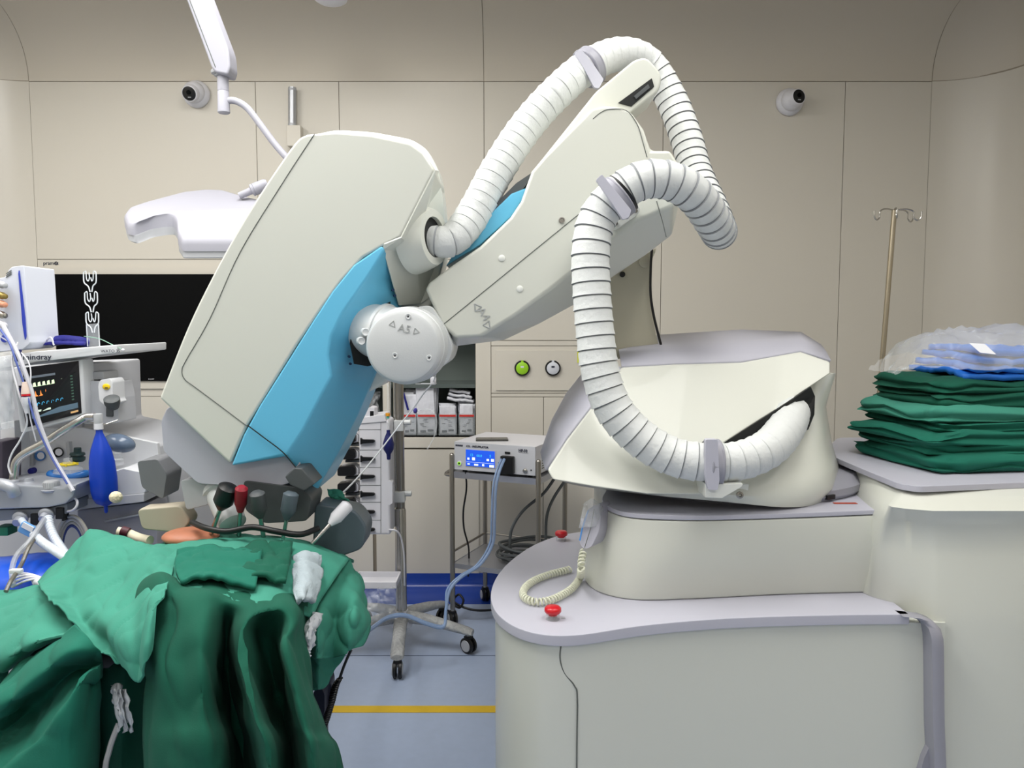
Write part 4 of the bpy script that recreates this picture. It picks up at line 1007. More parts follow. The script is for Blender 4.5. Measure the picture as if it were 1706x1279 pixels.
for k in range(5):
    rr = 0.13 + 0.012*math.sin(k*2.1); cc = c0 + V(0.012*math.cos(k*1.7), 0.015*math.sin(k*2.3), 0.016*k + 0.008)
    q.tube([cc + V(rr*1.25*math.cos(a), rr*0.9*math.sin(a), 0.006*math.sin(3*a + k)) for a in [2*PI*i/40 for i in range(40)]], 0.0075, 8, closed=True)
one('coiled_hose', q, M_dgrey, 'coil of dark hose lying on the lower trolley shelf', 'hose')
line('floor_cable', [(752,978,3.9),(750,1000,3.85),(765,1012,3.8),(772,1000,3.8),(764,990,3.82),(757,1003,3.82),(790,1016,3.8),(840,1015,3.85)], 0.006, M_black, 'black cable looping near the floor behind the trolley castor', 'cable')

# ================================================================== drip stand at right
pb, ptop = V(W(1466,640,3.5).x - 0.05, 3.5, 0), W(1490,350,3.5)
t = thing('drip_stand', (pb.x, pb.y, 0), 'thin steel drip stand with four hooks behind the folded green drapes', 'stand')
m_ = MB(); pj = W(1478,500,3.5); m_.tube([V(pb.x,pb.y,0.06), pj, ptop], 0.0115, 14); mk('pole', m_, mat('brass_steel', (170,160,140), 0.3, metal=0.85), t, angle=50)
for k, a in enumerate((200, 250, 350, 20)):
    d = V(math.cos(math.radians(a)), math.sin(math.radians(a)), 0)
    m_ = MB(); m_.tube(catmull([ptop, ptop + d*0.05 + V(0,0,0.003), ptop + d*0.08 + V(0,0,-0.008), ptop + d*0.083 + V(0,0,-0.035), ptop + d*0.098 + V(0,0,-0.047), ptop + d*0.112 + V(0,0,-0.035), ptop + d*0.115 + V(0,0,-0.008)], 6), 0.0035, 8)
    mk('hook', m_, M_steel, t)
for k in range(5):
    a = math.radians(72*k + 20); d = V(math.cos(a), math.sin(a), 0)
    m_ = MB(); m_.tube([V(pb.x,pb.y,0.08), V(pb.x,pb.y,0.06) + d*0.24], 0.012, 10); lg = mk('leg', m_, M_steel, t); caster(lg, V(pb.x,pb.y,0.027) + d*0.24, 0.027, a + PI/2, M_grey)
# ================================================================== ANAESTHESIA MACHINE
ana = thing('anaesthesia_machine', V(-1.5, 2.8, 0), 'grey and white anaesthesia machine with waveform screen at the left edge', 'medical device')
M_amach = mat('machine_grey', (186, 188, 194), 0.4)
M_amach2 = mat('machine_light', (212, 214, 218), 0.38)
M_alum = mat('cast_absorber', (166, 170, 178), 0.38, metal=0.35)
def pris(name, pts, Y, depth, m, par, bev=0.004, r=0.0, seg=2, **k):
    q = MB(); p = P(*pts, Y)
    if r: p = fillet(p, r, 4)
    q.prism(p, (0, depth, 0)); return mk(name, q, m, par, bevel=bev, seg=seg, **k)
def tub(name, pts, r, m, par, n=10, k=6, **kw):
    q = MB(); q.tube(catmull(P(*pts, 2.5), k), r, n); return mk(name, q, m, par, **kw)
# cart body behind, with side panels and drawer
pris('cart_body', [(-60,612),(136,606),(140,716),(262,742),(282,830),(290,985),(300,1290),(-60,1290)], 2.62, 0.42, M_amach, ana, 0.01, 0.0)
pris('back_panel', [(14,716),(138,712),(262,738),(268,800),(14,800)], 2.60, 0.02, M_amach2, ana, 0.004)
pris('work_tray', [(100,812),(205,780),(264,792),(240,822),(120,833),(98,826)], 2.46, 0.14, M_amach2, ana, 0.004)
pris('tray_edge', [(98,826),(120,833),(240,822),(240,836),(120,850),(98,842)], 2.455, 0.15, M_amach, ana, 0.003)
m_ = MB(); m_.lathe(W(126,813,2.455), (0,-1,0), [(0,0.009),(0.002,0.009),(0.003,0.006)], 24); mk('round_lock', m_, M_black, ana)
pris('drawer', [(128,850),(250,836),(262,880),(262,920),(134,930)], 2.50, 0.12, mat('drawer_grey', (150,150,158), 0.45), ana, 0.004)
pris('drawer', [(134,932),(262,922),(266,985),(150,985)], 2.51, 0.12, mat('drawer_grey', (150,150,158)), ana, 0.004)
m_ = MB(); m_.box(W(205,862,2.49), (0.12,0.01,0.006), Matrix.Rotation(-0.2,3,'Y')); mk('drawer_handle', m_, M_grey, ana)
# top shelf
q = MB(); fr_ = P((-40,600,2.38),(60,585,2.44),(195,574,2.50),(195,588,2.50),(60,603,2.44),(-40,622,2.38), 2)
q.prism(fr_, (0,0.36,0)); mk('top_shelf', q, M_amach2, ana, bevel=0.004)
text('mindray', W(38,599,2.418), 0.024, M_ink, ana, R=Matrix.Rotation(math.radians(22),3,'Z') @ FRONT, bold=0.0004)
text('WATO 35', W(168,587,2.483), 0.013, M_ink, ana, R=Matrix.Rotation(math.radians(15),3,'Z') @ FRONT)
# screen
sb_ = P((18,612,2.40),(137,598,2.50),(142,694,2.50),(34,722,2.40), 2)
q = MB(); q.prism(sb_, (0,0.07,0)); scn = mk('screen_housing', q, M_amach2, ana, bevel=0.006)
ssc = P((26,614,2.398),(131,601,2.494),(136,688,2.494),(44,712,2.398), 2)
def SP(u, v, d=0.0):
    a = ssc[0].lerp(ssc[1], u); b = ssc[3].lerp(ssc[2], u)
    nn = (ssc[1]-ssc[0]).cross(ssc[3]-ssc[0]).normalized()
    if nn.y > 0: nn = -nn
    return a.lerp(b, v) + nn*d
def squad(u0, v0, u1, v1, d, m, name, par):
    q = MB(); r0 = [SP(u0,v0,d), SP(u1,v0,d), SP(u1,v1,d), SP(u0,v1,d)]
    q.prism(r0, (SP(0,0,0)-SP(0,0,0.0008))); return mk(name, q, m, par, smooth=False)
M_dsp = mat('display_glass', (14,20,24), 0.2, emit=0.15)
gl = squad(0.0,0.0,1,1,0.003, mat('bezel_black', (12,13,20), 0.25), 'display', scn)
squad(0.08,0.20,0.95,0.95,0.0042, M_dsp, 'display_area', gl)
squad(0.08,0.16,0.60,0.20,0.0050, mat('ui_grey', (90,98,108), 0.4, emit=0.25), 'title_bar', gl)
squad(0.12,0.78,0.94,0.88,0.0050, mat('ui_slate', (78,100,116), 0.4, emit=0.3), 'button_row', gl)
squad(0.20,0.755,0.46,0.79,0.0056, mat('ui_pale', (190,205,190), 0.4, emit=0.5), 'button', gl)
squad(0.80,0.92,0.94,0.955,0.0056, mat('ui_tan', (200,160,110), 0.4, emit=0.4), 'button', gl)
q = MB()
for k in range(7):
    if k == 5: continue
    u = 0.22 + k*0.076; q.prism([SP(u,0.345,.0052), SP(u+.008,0.285,.0052), SP(u+.045,0.275,.0052), SP(u+.05,0.345,.0052)], (0,0.0003,0))
q.prism([SP(.19,.345,.0052), SP(.76,.345,.0052), SP(.76,.35,.0052), SP(.19,.35,.0052)], (0,0.0003,0))
mk('pressure_wave', q, mat('wave_pale', (200,225,180), 0.4, emit=0.8), gl, smooth=False)
q = MB()
for k in range(6):
    u = 0.20 + k*0.085; q.prism([SP(u,0.52,.0052), SP(u+.03,0.505,.0052), SP(u+.045,0.42,.0052), SP(u+.055,0.49,.0052), SP(u+.085,0.52,.0052)], (0,0.0003,0))
mk('flow_wave', q, mat('wave_orange', (235,130,60), 0.4, emit=0.8), gl, smooth=False)
q = MB()
for k in range(6):
    u = 0.24 + k*0.08; pts_ = [SP(u,.68,.0052), SP(u+.012,.64,.0052), SP(u+.035,.632,.0052), SP(u+.045,.655,.0052)]
    q.tube(pts_, 0.0012, 5)
mk('volume_wave', q, mat('wave_cyan', (60,150,190), 0.4, emit=0.7), gl)
q = MB()
for k in range(9): q.prism([SP(.84,.25+.055*k,.0052), SP(.88,.25+.055*k,.0052), SP(.88,.275+.055*k,.0052), SP(.84,.275+.055*k,.0052)], (0,0.0003,0))
mk('readouts', q, mat('ui_green', (60,90,76), 0.4, emit=0.12), gl, smooth=False)
# vaporizer block right of the screen
pris('vaporizer_mount', [(139,620),(172,618),(174,632),(140,634)], 2.56, 0.10, M_grey, ana, 0.006)
pris('vaporizer_body', [(137,634),(190,636),(196,664),(198,704),(140,706)], 2.54, 0.12, M_amach, ana, 0.010, 0.004, 3)
vp = pris('vaporizer', [(166,633),(183,630),(187,636),(188,666),(192,672),(178,678),(165,668),(163,642)], 2.49, 0.08, M_amach2, ana, 0.008, 0.008, 3)
q = MB(); q.ell(W(177,644,2.487), (0.0125,0.003,0.010), 20, 10); mk('yellow_sticker', q, mat('sticker_yellow', (232,196,30), 0.5), vp)
q = MB(); q.box(W(177,646,2.484), (0.010,0.001,0.003)); mk('sticker_print', q, M_ink, vp)
q = MB(); q.lathe(W(187,670,2.47), (0.15,-0.5,0.9), [(-0.02,0.018),(0.0,0.024),(0.014,0.024),(0.018,0.018)], 28); mk('dial', q, M_dgrey, vp)
pris('sight_glass', [(176,678),(188,678),(188,694),(176,694)], 2.535, 0.02, M_dgrey, ana, 0.003)
# bag arm
tub('bag_arm', [(23,806,2.36),(24,785,2.36),(28,768,2.36),(42,755,2.36),(70,740,2.37),(100,720,2.38),(128,703,2.39),(143,695,2.40),(158,694,2.40)], 0.0125, M_steel, ana, 16)
q = MB(); q.lathe(W(163,689,2.40), (0,0,-1), [(0,0.0125),(0.002,0.0135),(0.03,0.013),(0.031,0.012)], 24); mk('bag_connector', q, M_grey, ana)
q = MB(); q.tube(P((140,702,2.41),(176,707,2.40),(196,700,2.42), 2), 0.0025, 6); mk('hook_bar', q, M_steel, ana)
# absorber block
ab = pris('absorber_block', [(-40,812),(20,806),(105,812),(128,806),(122,826),(108,840),(78,846),(-40,850)], 2.32, 0.20, M_alum, ana, 0.008)
pris('absorber_front', [(-40,850),(78,847),(112,838),(112,856),(-40,872)], 2.34, 0.16, mat('absorber_dark_grey', (120,126,134), 0.5), ana, 0.004)  # front piece in a darker grey than the block
q = MB(); c = W(86,818,2.34); q.lathe(c, (0,0,1), [(0,0.026),(0.006,0.030),(0.010,0.020)], 40); q.mi(1)
gk = [(0.010,0.0225),(0.030,0.0215),(0.033,0.019)]
q.lathe(c, (0,0,1), gk, 40); 
for k in range(20):
    a = 2*PI*k/20; q.box(c + V(0.022*math.cos(a), 0.022*math.sin(a), 0.020), (0.003,0.003,0.018), Matrix.Rotation(a,3,'Z'))
mk('valve_knob', q, [M_alum, M_grey], ana, angle=40)
q = MB(); q.lathe(W(48,812,2.36), (0,0,1), [(0,0.03),(0.012,0.028),(0.02,0.014),(0.03,0.012),(0.032,0.006)], 32); mk('check_valve', q, M_alum, ana)
q = MB(); q.lathe(W(24,832,2.35), (0,0,1), [(0,0.020),(0.03,0.018),(0.06,0.0165),(0.062,0.013)], 28); mk('arm_socket', q, M_alum, ana, angle=40)
q = MB(); q.tube(catmull(P((-30,806,2.33),(0,806,2.31),(18,812,2.30),(24,824,2.31), 2), 6), 0.018, 16); mk('elbow', q, M_alum, ana)
for (x, y) in ((35,862),(78,856)):
    q = MB(); q.lathe(W(x, y, 2.335), (0.1,-1,-0.35), [(0,0.022),(0.006,0.023),(0.010,0.020),(0.012,0.014),(0.03,0.012)], 28); mk('breathing_port', q, M_alum, ana)
for (x, y) in ((56,866),(98,856)):
    q = MB(); q.boxpx(x-6, y-10, x+7, y+9, 2.332, 0.02); mk('dark_vent', q, M_dark, ana, bevel=0.002)
tub('rail_hook', [(116,826,2.36),(127,832,2.35),(128,842,2.34),(120,850,2.34),(104,852,2.35)], 0.004, M_white, ana)
# gauges and small hardware on the back panel
for (x, y, m1) in ((68,759,mat('gauge_blue',(70,120,180))),(98,753,M_black)):
    q = MB(); q.lathe(W(x,y,2.595), (0,-1,0), [(0,0.017),(0.008,0.017),(0.010,0.014)], 32); q.mi(1); q.lathe(W(x,y,2.584), (0,-1,0), [(0,0.012),(0.001,0.012)], 28); mk('gauge', q, [m1, M_white], ana)
pris('flow_tube', [(48,752),(55,752),(55,776),(48,776)], 2.58, 0.015, M_grey, ana, 0.002); pris('flow_tube', [(109,736),(115,736),(117,762),(111,762)], 2.56, 0.02, M_grey, ana, 0.002)
q = MB(); q.lathe(W(57,783,2.57), (0,-1,0), [(0,0.010),(0.02,0.010),(0.022,0.007)], 24); mk('valve_knob', q, M_navy, ana)
pris('side_column', [(0,705),(24,700),(26,760),(24,805),(0,810)], 2.50, 0.08, M_amach2, ana, 0.004)
pris('side_canister', [(-20,735),(4,735),(4,815),(-20,820)], 2.42, 0.1, mat('canister_plum', (66,60,72), 0.4), ana, 0.008)
# ---- loose things on and around the machine
def bag_(c, prof, m, name, par): q = MB(); q.lathe(c, (0,0,-1), prof, 40); return mk(name, q, m, par)
t = thing('breathing_bag', W(168,850,2.40), 'royal blue rubber breathing bag hanging from the metal arm', 'breathing bag')
q = MB(); cb_ = W(165,716,2.40)
pf = [(0,0.010),(0.010,0.011),(0.03,0.019),(0.06,0.030),(0.10,0.0385),(0.15,0.0415),(0.19,0.041),(0.215,0.036),(0.232,0.026),(0.24,0.012),(0.243,0.006),(0.262,0.0055),(0.266,0.002)]
q.lathe(cb_, (0.045,0,-1), pf, 48)
for i, v in enumerate(q.v):
    a = math.atan2(v.y-cb_.y, v.x-cb_.x); k_ = 1 + 0.05*math.cos(6*a)
    cx_ = cb_.x + 0.045*(cb_.z - v.z)
    v.x = cx_ + (v.x-cx_)*k_; v.y = cb_.y + (v.y-cb_.y)*k_*0.85
mk('bladder', q, M_bag, t, angle=60)
q = MB(); q.lathe(W(164,705,2.40), (0,0,-1), [(0,0.0135),(0.018,0.014),(0.019,0.012)], 24); mk('collar', q, M_white, t)
t = thing('patient_monitor', W(15,588,2.45), 'white patient monitor with a blue stripe seen from the side, on the shelf', 'monitor')
pris('casing', [(-60,470),(8,462),(14,450),(20,444),(40,442),(42,470),(48,560),(50,572),(38,582),(-60,590)], 2.42, 0.16, mat('monitor_white', (206,210,222), 0.35), t, 0.012, 0.006, 3)
pris('blue_stripe', [(31,450),(35,480),(41,530),(43,560),(41,566),(37,540),(33,490),(30,456)], 2.415, 0.01, mat('stripe_blue', (44,62,170), 0.4), t, 0.001)
q = MB(); q.lathe(W(8,564,2.415), (0,-1,0), [(0,0.012),(0.002,0.012),(0.003,0.009)], 24); mk('badge', q, mat('stripe_blue', (44,62,170)), t)
for k in range(3):
    q = MB(); q.tube(P((10,456-k*0+k*3),(19,450+k*3), 2.418), 0.0012, 6); mk('grille_slot', q, M_seam, t)
t = thing('sensor_plugs', W(6,560,2.38), 'cluster of metal cable plugs on the left side of the patient monitor', 'connector')
for k, (y, m_c) in enumerate(((474,M_grey),(492,mat('plug_brass',(150,130,70),0.35,metal=0.6)),(506,mat('plug_salmon',(216,150,120),0.4)),(524,M_steel2),(540,M_white))):
    q = MB(); q.lathe(W(2,y,2.40), (1,-0.5,-0.2), [(-0.01,0.011),(0.006,0.0115),(0.010,0.009),(0.022,0.008),(0.024,0.004)], 18); mk('plug', q, m_c, t, angle=40)
line('sensor_cable', [(4,540,2.36),(20,570,2.34),(34,600,2.33),(52,650,2.33),(64,700,2.33),(85,755,2.33),(108,795,2.32),(122,818,2.31)], 0.0065, mat('cable_grey', (196,196,204), 0.4), 'thick pale grey cable running from the monitor down past the screen', 'cable')
line('sensor_cable', [(0,548,2.35),(16,572,2.33),(26,600,2.32),(40,640,2.32),(60,705,2.31),(84,758,2.31),(112,806,2.30)], 0.003, mat('cable_blue', (78,94,160), 0.4), 'thin blue cable beside the thick grey sensor cable', 'cable')
line('sensor_cable', [(30,570,2.36),(20,600,2.34),(30,650,2.32),(45,700,2.33),(35,730,2.34),(20,755,2.34),(14,775,2.34),(18,790,2.34)], 0.0028, M_white, 'thin white cable curving in front of the screen to the absorber', 'cable')
line('sensor_cable', [(0,560,2.36),(22,576,2.36),(50,610,2.33),(48,680,2.33),(60,735,2.34)], 0.002, M_white, 'thinnest white lead from the monitor badge to the gauges', 'cable')
t = thing('cable_connector', W(44,690,2.33), 'pale plug with red ring hanging in front of the anaesthesia screen', 'connector')
q = MB(); a = W(41,636,2.32); q.lathe(a, (0.03,0,-1), [(0,0.006),(0.02,0.010),(0.035,0.012),(0.036,0.012)], 20); mk('boot', q, mat('plug_pale', (216,196,184), 0.4), t)
q = MB(); q.lathe(W(43,656,2.32), (0.03,0,-1), [(0,0.0125),(0.006,0.0125)], 20); mk('red_ring', q, M_red, t)
q = MB(); q.lathe(W(43,661,2.32), (0.03,0,-1), [(0,0.012),(0.02,0.0125),(0.028,0.008),(0.05,0.006)], 20); mk('barrel', q, M_white, t)
t = thing('blue_clip', W(36,700,2.33), 'navy and white spirometry adapter left of the plug with red ring', 'connector')
q = MB(); q.lathe(W(31,612,2.34), (0.05,0,-1), [(0,0.008),(0.01,0.010),(0.035,0.009),(0.055,0.011)], 20); mk('adapter', q, M_white, t)
q = MB(); q.box(W(30,592,2.345), (0.018,0.014,0.036)); q.box(W(37,655,2.335), (0.014,0.014,0.032)); q.box(W(30,592,2.345)+V(0.005,0.004,-0.06), (0.006,0.004,0.10)); mk('navy_block', q, mat('bulb_navy', (24,30,92)), t, bevel=0.003)
q = surf(G([(-20,588,2.38),(0,586,2.36),(18,584,2.36),(30,588,2.38)],[(-20,620,2.37),(0,618,2.34),(18,622,2.345),(27,622,2.36)],[(-20,660,2.37),(0,660,2.345),(16,656,2.34),(25,660,2.36)],[(-20,720,2.38),(0,716,2.35),(14,714,2.35),(24,712,2.36)]), 8, 8, 0.008, 22, 4)
one('clear_cover', q, M_clear, 'crinkled clear plastic sheet hanging below the monitor at the left edge', 'plastic sheet', solid=0.001)
# blue cuff on the shelf and clear hook rack
sz = W(100,578,2.55).z
t = thing('pressure_cuff', V(W(110,576,2.55).x, 2.55, sz), 'rolled dark blue cuff lying on the machine shelf', 'cuff')
q = MB(); q.tube(catmull(P((86,569,2.56),(105,566,2.57),(130,568,2.58),(146,571,2.60), 2), 5), 0.020, 20, flat=0.8); mk('roll', q, M_navy, t)
q = surf(G([(72,574,2.50),(95,573,2.5),(120,573,2.51),(140,574,2.53)],[(76,570,2.58),(98,569,2.58),(124,569,2.6),(146,570,2.62)]), 6, 6, 0.004, 30, 2); mk('flap', q, M_navy, t, solid=0.008)
line('cuff_tube', [(50,570,2.5),(62,560,2.54),(70,572,2.52),(84,562,2.5),(90,575,2.5)], 0.003, M_white, 'white thin tube curling beside the monitor on the shelf')
line('cuff_tube', [(52,574,2.52),(60,570,2.54),(72,562,2.6),(80,566,2.56)], 0.006, M_black, 'short black lead behind the blue cuff on the shelf', 'cable')
hb_ = W(154, 577, 2.58)
t = thing('hook_rack', hb_, 'clear acrylic rack with three tiers of upturned hooks on the machine shelf', 'rack')
M_acr = mat('acrylic', (225,230,235), 0.05, alpha=0.22, coat=0.6); M_acre = mat('acrylic_edge', (225,230,235), 0.15, alpha=0.85)
def sk(*p, Y=2.58): return catmull(P(*p, Y), 4)
q = MB(); q.prism(P((144,540),(164,538),(166,576),(146,577), 2.585), (0,0.003,0)); mk('plate', q, M_acr, t, smooth=False)
for y0, dx in ((452,0),(486,2),(520,4)):
    q = MB()
    q.tube(sk((139+dx,y0+2),(140+dx,y0+18),(147+dx,y0+25),(150+dx,y0+34)), 0.0022, 6)
    q.tube(sk((160+dx,y0+2),(160+dx,y0+18),(155+dx,y0+24),(153+dx,y0+34)), 0.0022, 6)
    q.tube(sk((139+dx,y0+2),(143+dx,y0),(144+dx,y0+12),(147+dx,y0+16),(149+dx,y0+10),(148+dx,y0+2)), 0.0018, 6)
    q.tube(sk((160+dx,y0+2),(156+dx,y0),(155+dx,y0+12),(153+dx,y0+16),(151+dx,y0+10)), 0.0018, 6)
    mk('hook_tier', q, M_acre, t)
for x0, x1 in ((144,146),(164,166)):
    q = MB(); q.tube(P((x0,540),(x1,577), 2.58), 0.0018, 6); mk('rod', q, M_acre, t)
t = thing('temperature_probe', W(204,584,2.52), 'thin green lead ending in a small white tip beyond the shelf end', 'probe')
q = MB(); q.tube(catmull(P((140,560,2.57),(165,564,2.56),(185,573,2.52),(202,581,2.5), 2), 5), 0.0014, 6); mk('lead', q, mat('lead_green', (130,170,150), 0.4), t)
q = MB(); q.ell(W(205,583,2.5), (0.006,0.005,0.005), 14, 8); mk('tip', q, M_white, t)
# breathing circuit
def ribbed(pts, r, m, name, par, period=0.011):
    pts = catmull(P(*pts, 2), 10); L = [0]
    for a, b in zip(pts, pts[1:]): L.append(L[-1] + (b-a).length)
    K = int(L[-1]/period*4); pr = resample(pts, K)
    q = MB(); q.tube(pr, [r*(1 + 0.16*math.sin(2*PI*i/4)) for i in range(K)], 18); return mk(name, q, m, par, angle=70)
M_rib = mat('ribbed_tube', (214,222,232), 0.3, alpha=0.85)
t = thing('breathing_circuit', W(80,940,2.25), 'pair of white corrugated breathing tubes running from the absorber under the drape', 'tubing')
ribbed([(80,862,2.30),(84,880,2.27),(92,898,2.24),(103,915,2.2),(118,935,2.15),(135,950,2.1)], 0.0115, M_rib, 'tube', t)
ribbed([(52,884,2.26),(62,896,2.23),(76,907,2.2),(92,917,2.16),(112,930,2.1),(130,942,2.05)], 0.0115, M_rib, 'tube', t)
q = MB(); q.tube(P((36,866,2.31),(44,878,2.28),(52,886,2.26), 2), 0.010, 14); mk('elbow', q, M_rib, t)
t = thing('breathing_filter', W(44,896,2.25), 'small blue and white square filter on the breathing tube', 'filter')
q = MB(); q.box(W(45,881,2.25), (0.042,0.02,0.034), Matrix.Rotation(0.5,3,'Y')); mk('filter_body', q, mat('filter_blue', (96,150,206), 0.4), t, bevel=0.006)
q = MB(); q.box(W(46,878,2.238), (0.034,0.003,0.016), Matrix.Rotation(0.5,3,'Y')); mk('label', q, M_white, t)
line('sample_line', [(74,864,2.28),(50,900,2.2),(28,925,2.16),(20,950,2.12),(22,975,2.08)], 0.0075, mat('clear_tube', (176,180,186), 0.15, alpha=0.5), 'wide clear tube bending down over the blue sheet at the left')
line('sample_line', [(62,890,2.24),(48,912,2.18),(38,935,2.14),(30,950,2.1),(18,968,2.05),(10,985,2.02)], 0.006, mat('smoky_tube', (104,100,90), 0.25, alpha=0.8), 'smoky brown tube with a white clip running down at the left')
q = MB(); q.box(W(27,951,2.09), (0.034,0.016,0.012)); one('tube_clip', q, M_white, 'white clip across the smoky tube at the left', 'clip', bevel=0.003)
t = thing('hose_coil', W(120,930,2.42), 'coil of cream oxygen hoses hung with a black strap beside the absorber', 'hose')
for k in range(4):
    rx, rz = 0.054 - 0.006*k, 0.11 - 0.010*k; c = W(122, 916, 2.40 + 0.012*k)
    q = MB(); q.tube([c + V(rx*math.cos(a), 0, rz*math.sin(a)) for a in [2*PI*i/48 for i in range(48)]], 0.0055, 10, closed=True); mk('loop', q, mat('hose_cream', (206,202,190), 0.45) if k < 3 else mat('cable_blue', (60,80,180)), t)
q = MB(); q.box(W(109,860,2.39), (0.006,0.03,0.022)); mk('strap', q, M_black, t)
# silicone bag, mask, valve on the tray
t = thing('resuscitator', W(200,748,2.55), 'translucent grey-blue resuscitator bag lying behind the blue breathing bag', 'breathing bag')
q = MB(); q.ell(W(199,738,2.52), (0.052,0.035,0.030), 28, 16, Matrix.Rotation(0.25,3,'Y')); mk('bag_body', q, mat('silicone_blue', (96,112,134), 0.2, alpha=0.9), t)
q = MB(); q.lathe(W(196,772,2.5), (0.1,-0.2,1), [(0,0.020),(0.018,0.018),(0.022,0.013),(0.04,0.012)], 24); mk('patient_valve', q, M_clear, t, angle=40)
t = thing('face_mask', W(116,800,2.5), 'clear face mask with a blue cushion rim and yellow hook ring on the tray', 'mask')
q = MB(); c = W(114,790,2.48); q.tube([c + V(0.058*math.cos(a), 0.03*math.sin(a), 0.003*math.cos(2*a)) for a in [2*PI*i/40 for i in range(40)]], 0.011, 14, closed=True); mk('cushion', q, mat('mask_blue', (40,104,176), 0.25), t)
q = MB(); q.lathe(c + V(0,0,0.008), (0,0,1), [(0,0.045),(0.012,0.040),(0.022,0.022),(0.03,0.014),(0.045,0.013)], 32); mk('dome', q, M_clear, t)
q = MB(); q.tube([c + V(0.022*math.cos(a), 0.02*math.sin(a), 0.034) for a in [2*PI*i/24 for i in range(24)]], 0.004, 8, closed=True)
for a in (0.3, 1.9, 3.4, 5.0): q.box(c + V(0.026*math.cos(a), 0.024*math.sin(a), 0.034), (0.010,0.005,0.008), Matrix.Rotation(a,3,'Z'))
mk('hook_ring', q, mat('hook_yellow', (224,200,50), 0.4), t)
t = thing('pressure_valve', W(130,775,2.54), 'dark green ribbed valve standing behind the face mask', 'valve')
q = MB(); q.lathe(W(129,768,2.53), (0.05,0,1), [(0,0.020),(0.006,0.024),(0.014,0.024),(0.016,0.020),(0.020,0.020),(0.022,0.024),(0.028,0.022),(0.03,0.012),(0.045,0.011)], 28); mk('valve_body', q, mat('valve_green', (30,52,54), 0.4), t, angle=30)
q = surf(G([(60,796,2.50),(85,790,2.52),(110,800,2.52)],[(50,810,2.44),(80,812,2.44),(112,808,2.44)],[(48,815,2.42),(80,820,2.42),(112,812,2.42)]), 8, 8, 0.01, 30, 8)
one('gauze_pad', q, mat('gauze', (200,196,180), 0.9), 'pale crumpled gauze lying behind the ribbed valve knob', 'gauze', solid=0.003)
# blue sheet at bottom left behind the drape
q = surf(G([(-60,930,2.35),(20,925,2.35),(70,920,2.33),(130,930,2.33),(160,960,2.3)],[(-60,950,2.2),(20,945,2.2),(70,940,2.2),(130,950,2.2),(160,980,2.2)],[(-60,990,2.12),(20,990,2.12),(70,985,2.12),(130,1000,2.12),(160,1020,2.12)],[(-60,1100,2.12),(20,1100,2.12),(70,1100,2.12),(130,1100,2.12),(160,1100,2.12)]), 8, 8, 0.004, 12, 3)
one('blue_sheet', q, mat('sheet_blue', (10,74,190), 0.35), 'glossy bright blue plastic sheet under the breathing tubes at the left edge', 'sheet', solid=0.003)
t = thing('white_cables', W(60,985,2.08), 'tangle of white leads with crumpled plastic lying on the blue sheet', 'cable')
for k in range(4):
    q = MB(); q.tube(catmull([W(20+22*i, 978 - 14*math.sin(i*0.8+k*.3) - k*3, 2.10 + 0.01*k) for i in range(5)], 6), 0.0035, 8); mk('lead', q, M_white, t)
q = surf(G([(50,965,2.1),(70,958,2.1),(92,955,2.1)],[(48,985,2.07),(72,975,2.06),(95,972,2.07)],[(45,1000,2.06),(70,1000,2.05),(90,995,2.06)]), 10, 10, 0.018, 30, 6); mk('plastic', q, mat('white_film', (220,224,230), 0.3, alpha=0.8), t, solid=0.001)
q = MB(); q.boxpx(-10,878,13,893,2.36,0.05); one('green_tap', q, mat('tap_green', (10,110,80), 0.4), 'green plastic tap bar below the absorber at the left edge', 'tap', bevel=0.004)
q = MB(); q.tube(catmull(P((196,885,2.15),(212,888,2.15),(232,896,2.12),(250,900,2.1), 2), 5), 0.013, 14); q.mi(1); q.lathe(W(203,884,2.14), (1,0,-0.3), [(0,0.014),(0.02,0.014)], 16)
one('airway_tube', q, [mat('tape_cream', (216,208,184), 0.6), mat('maroon', (70,20,34), 0.5)], 'cream taped tube end peeping out above the green drape', 'tube')
q = MB(); q.ell(W(193,828,2.3), (0.02,0.015,0.018), 16, 10); one('cotton_ball', q, mat('cotton', (222,214,184), 0.9, bump=0.8, bscale=90), 'cream cotton wad beside the blue breathing bag', 'cotton')
# ================================================================== TABLE AND DRAPES
t = thing('operating_table', V(-0.75, 1.9, 0), 'operating table standing covered under the green drapes', 'table')
q = MB(); q.box((-1.0, 1.93, 0.72), (0.8, 0.36, 0.06)); mk('padded_top', q, M_black, t, bevel=0.015)
q = MB(); q.box((-0.95, 1.95, 0.38), (0.26, 0.22, 0.62)); mk('column', q, M_steel, t, bevel=0.01)
q = MB(); q.box((-0.98, 1.95, 0.05), (0.7, 0.34, 0.10)); mk('base', q, M_dgrey, t, bevel=0.02)
# main sheet lying over the patient, then hanging to the floor at the front with deep pleats
def drape(name, rows, m, lab, nu=10, nv=10, amp=0.006, scale=9, seed=0, solid=0.004, cat='drape'):
    return one(name, surf(rows, nu, nv, amp, scale, seed), m, lab, cat, solid=solid, angle=80)
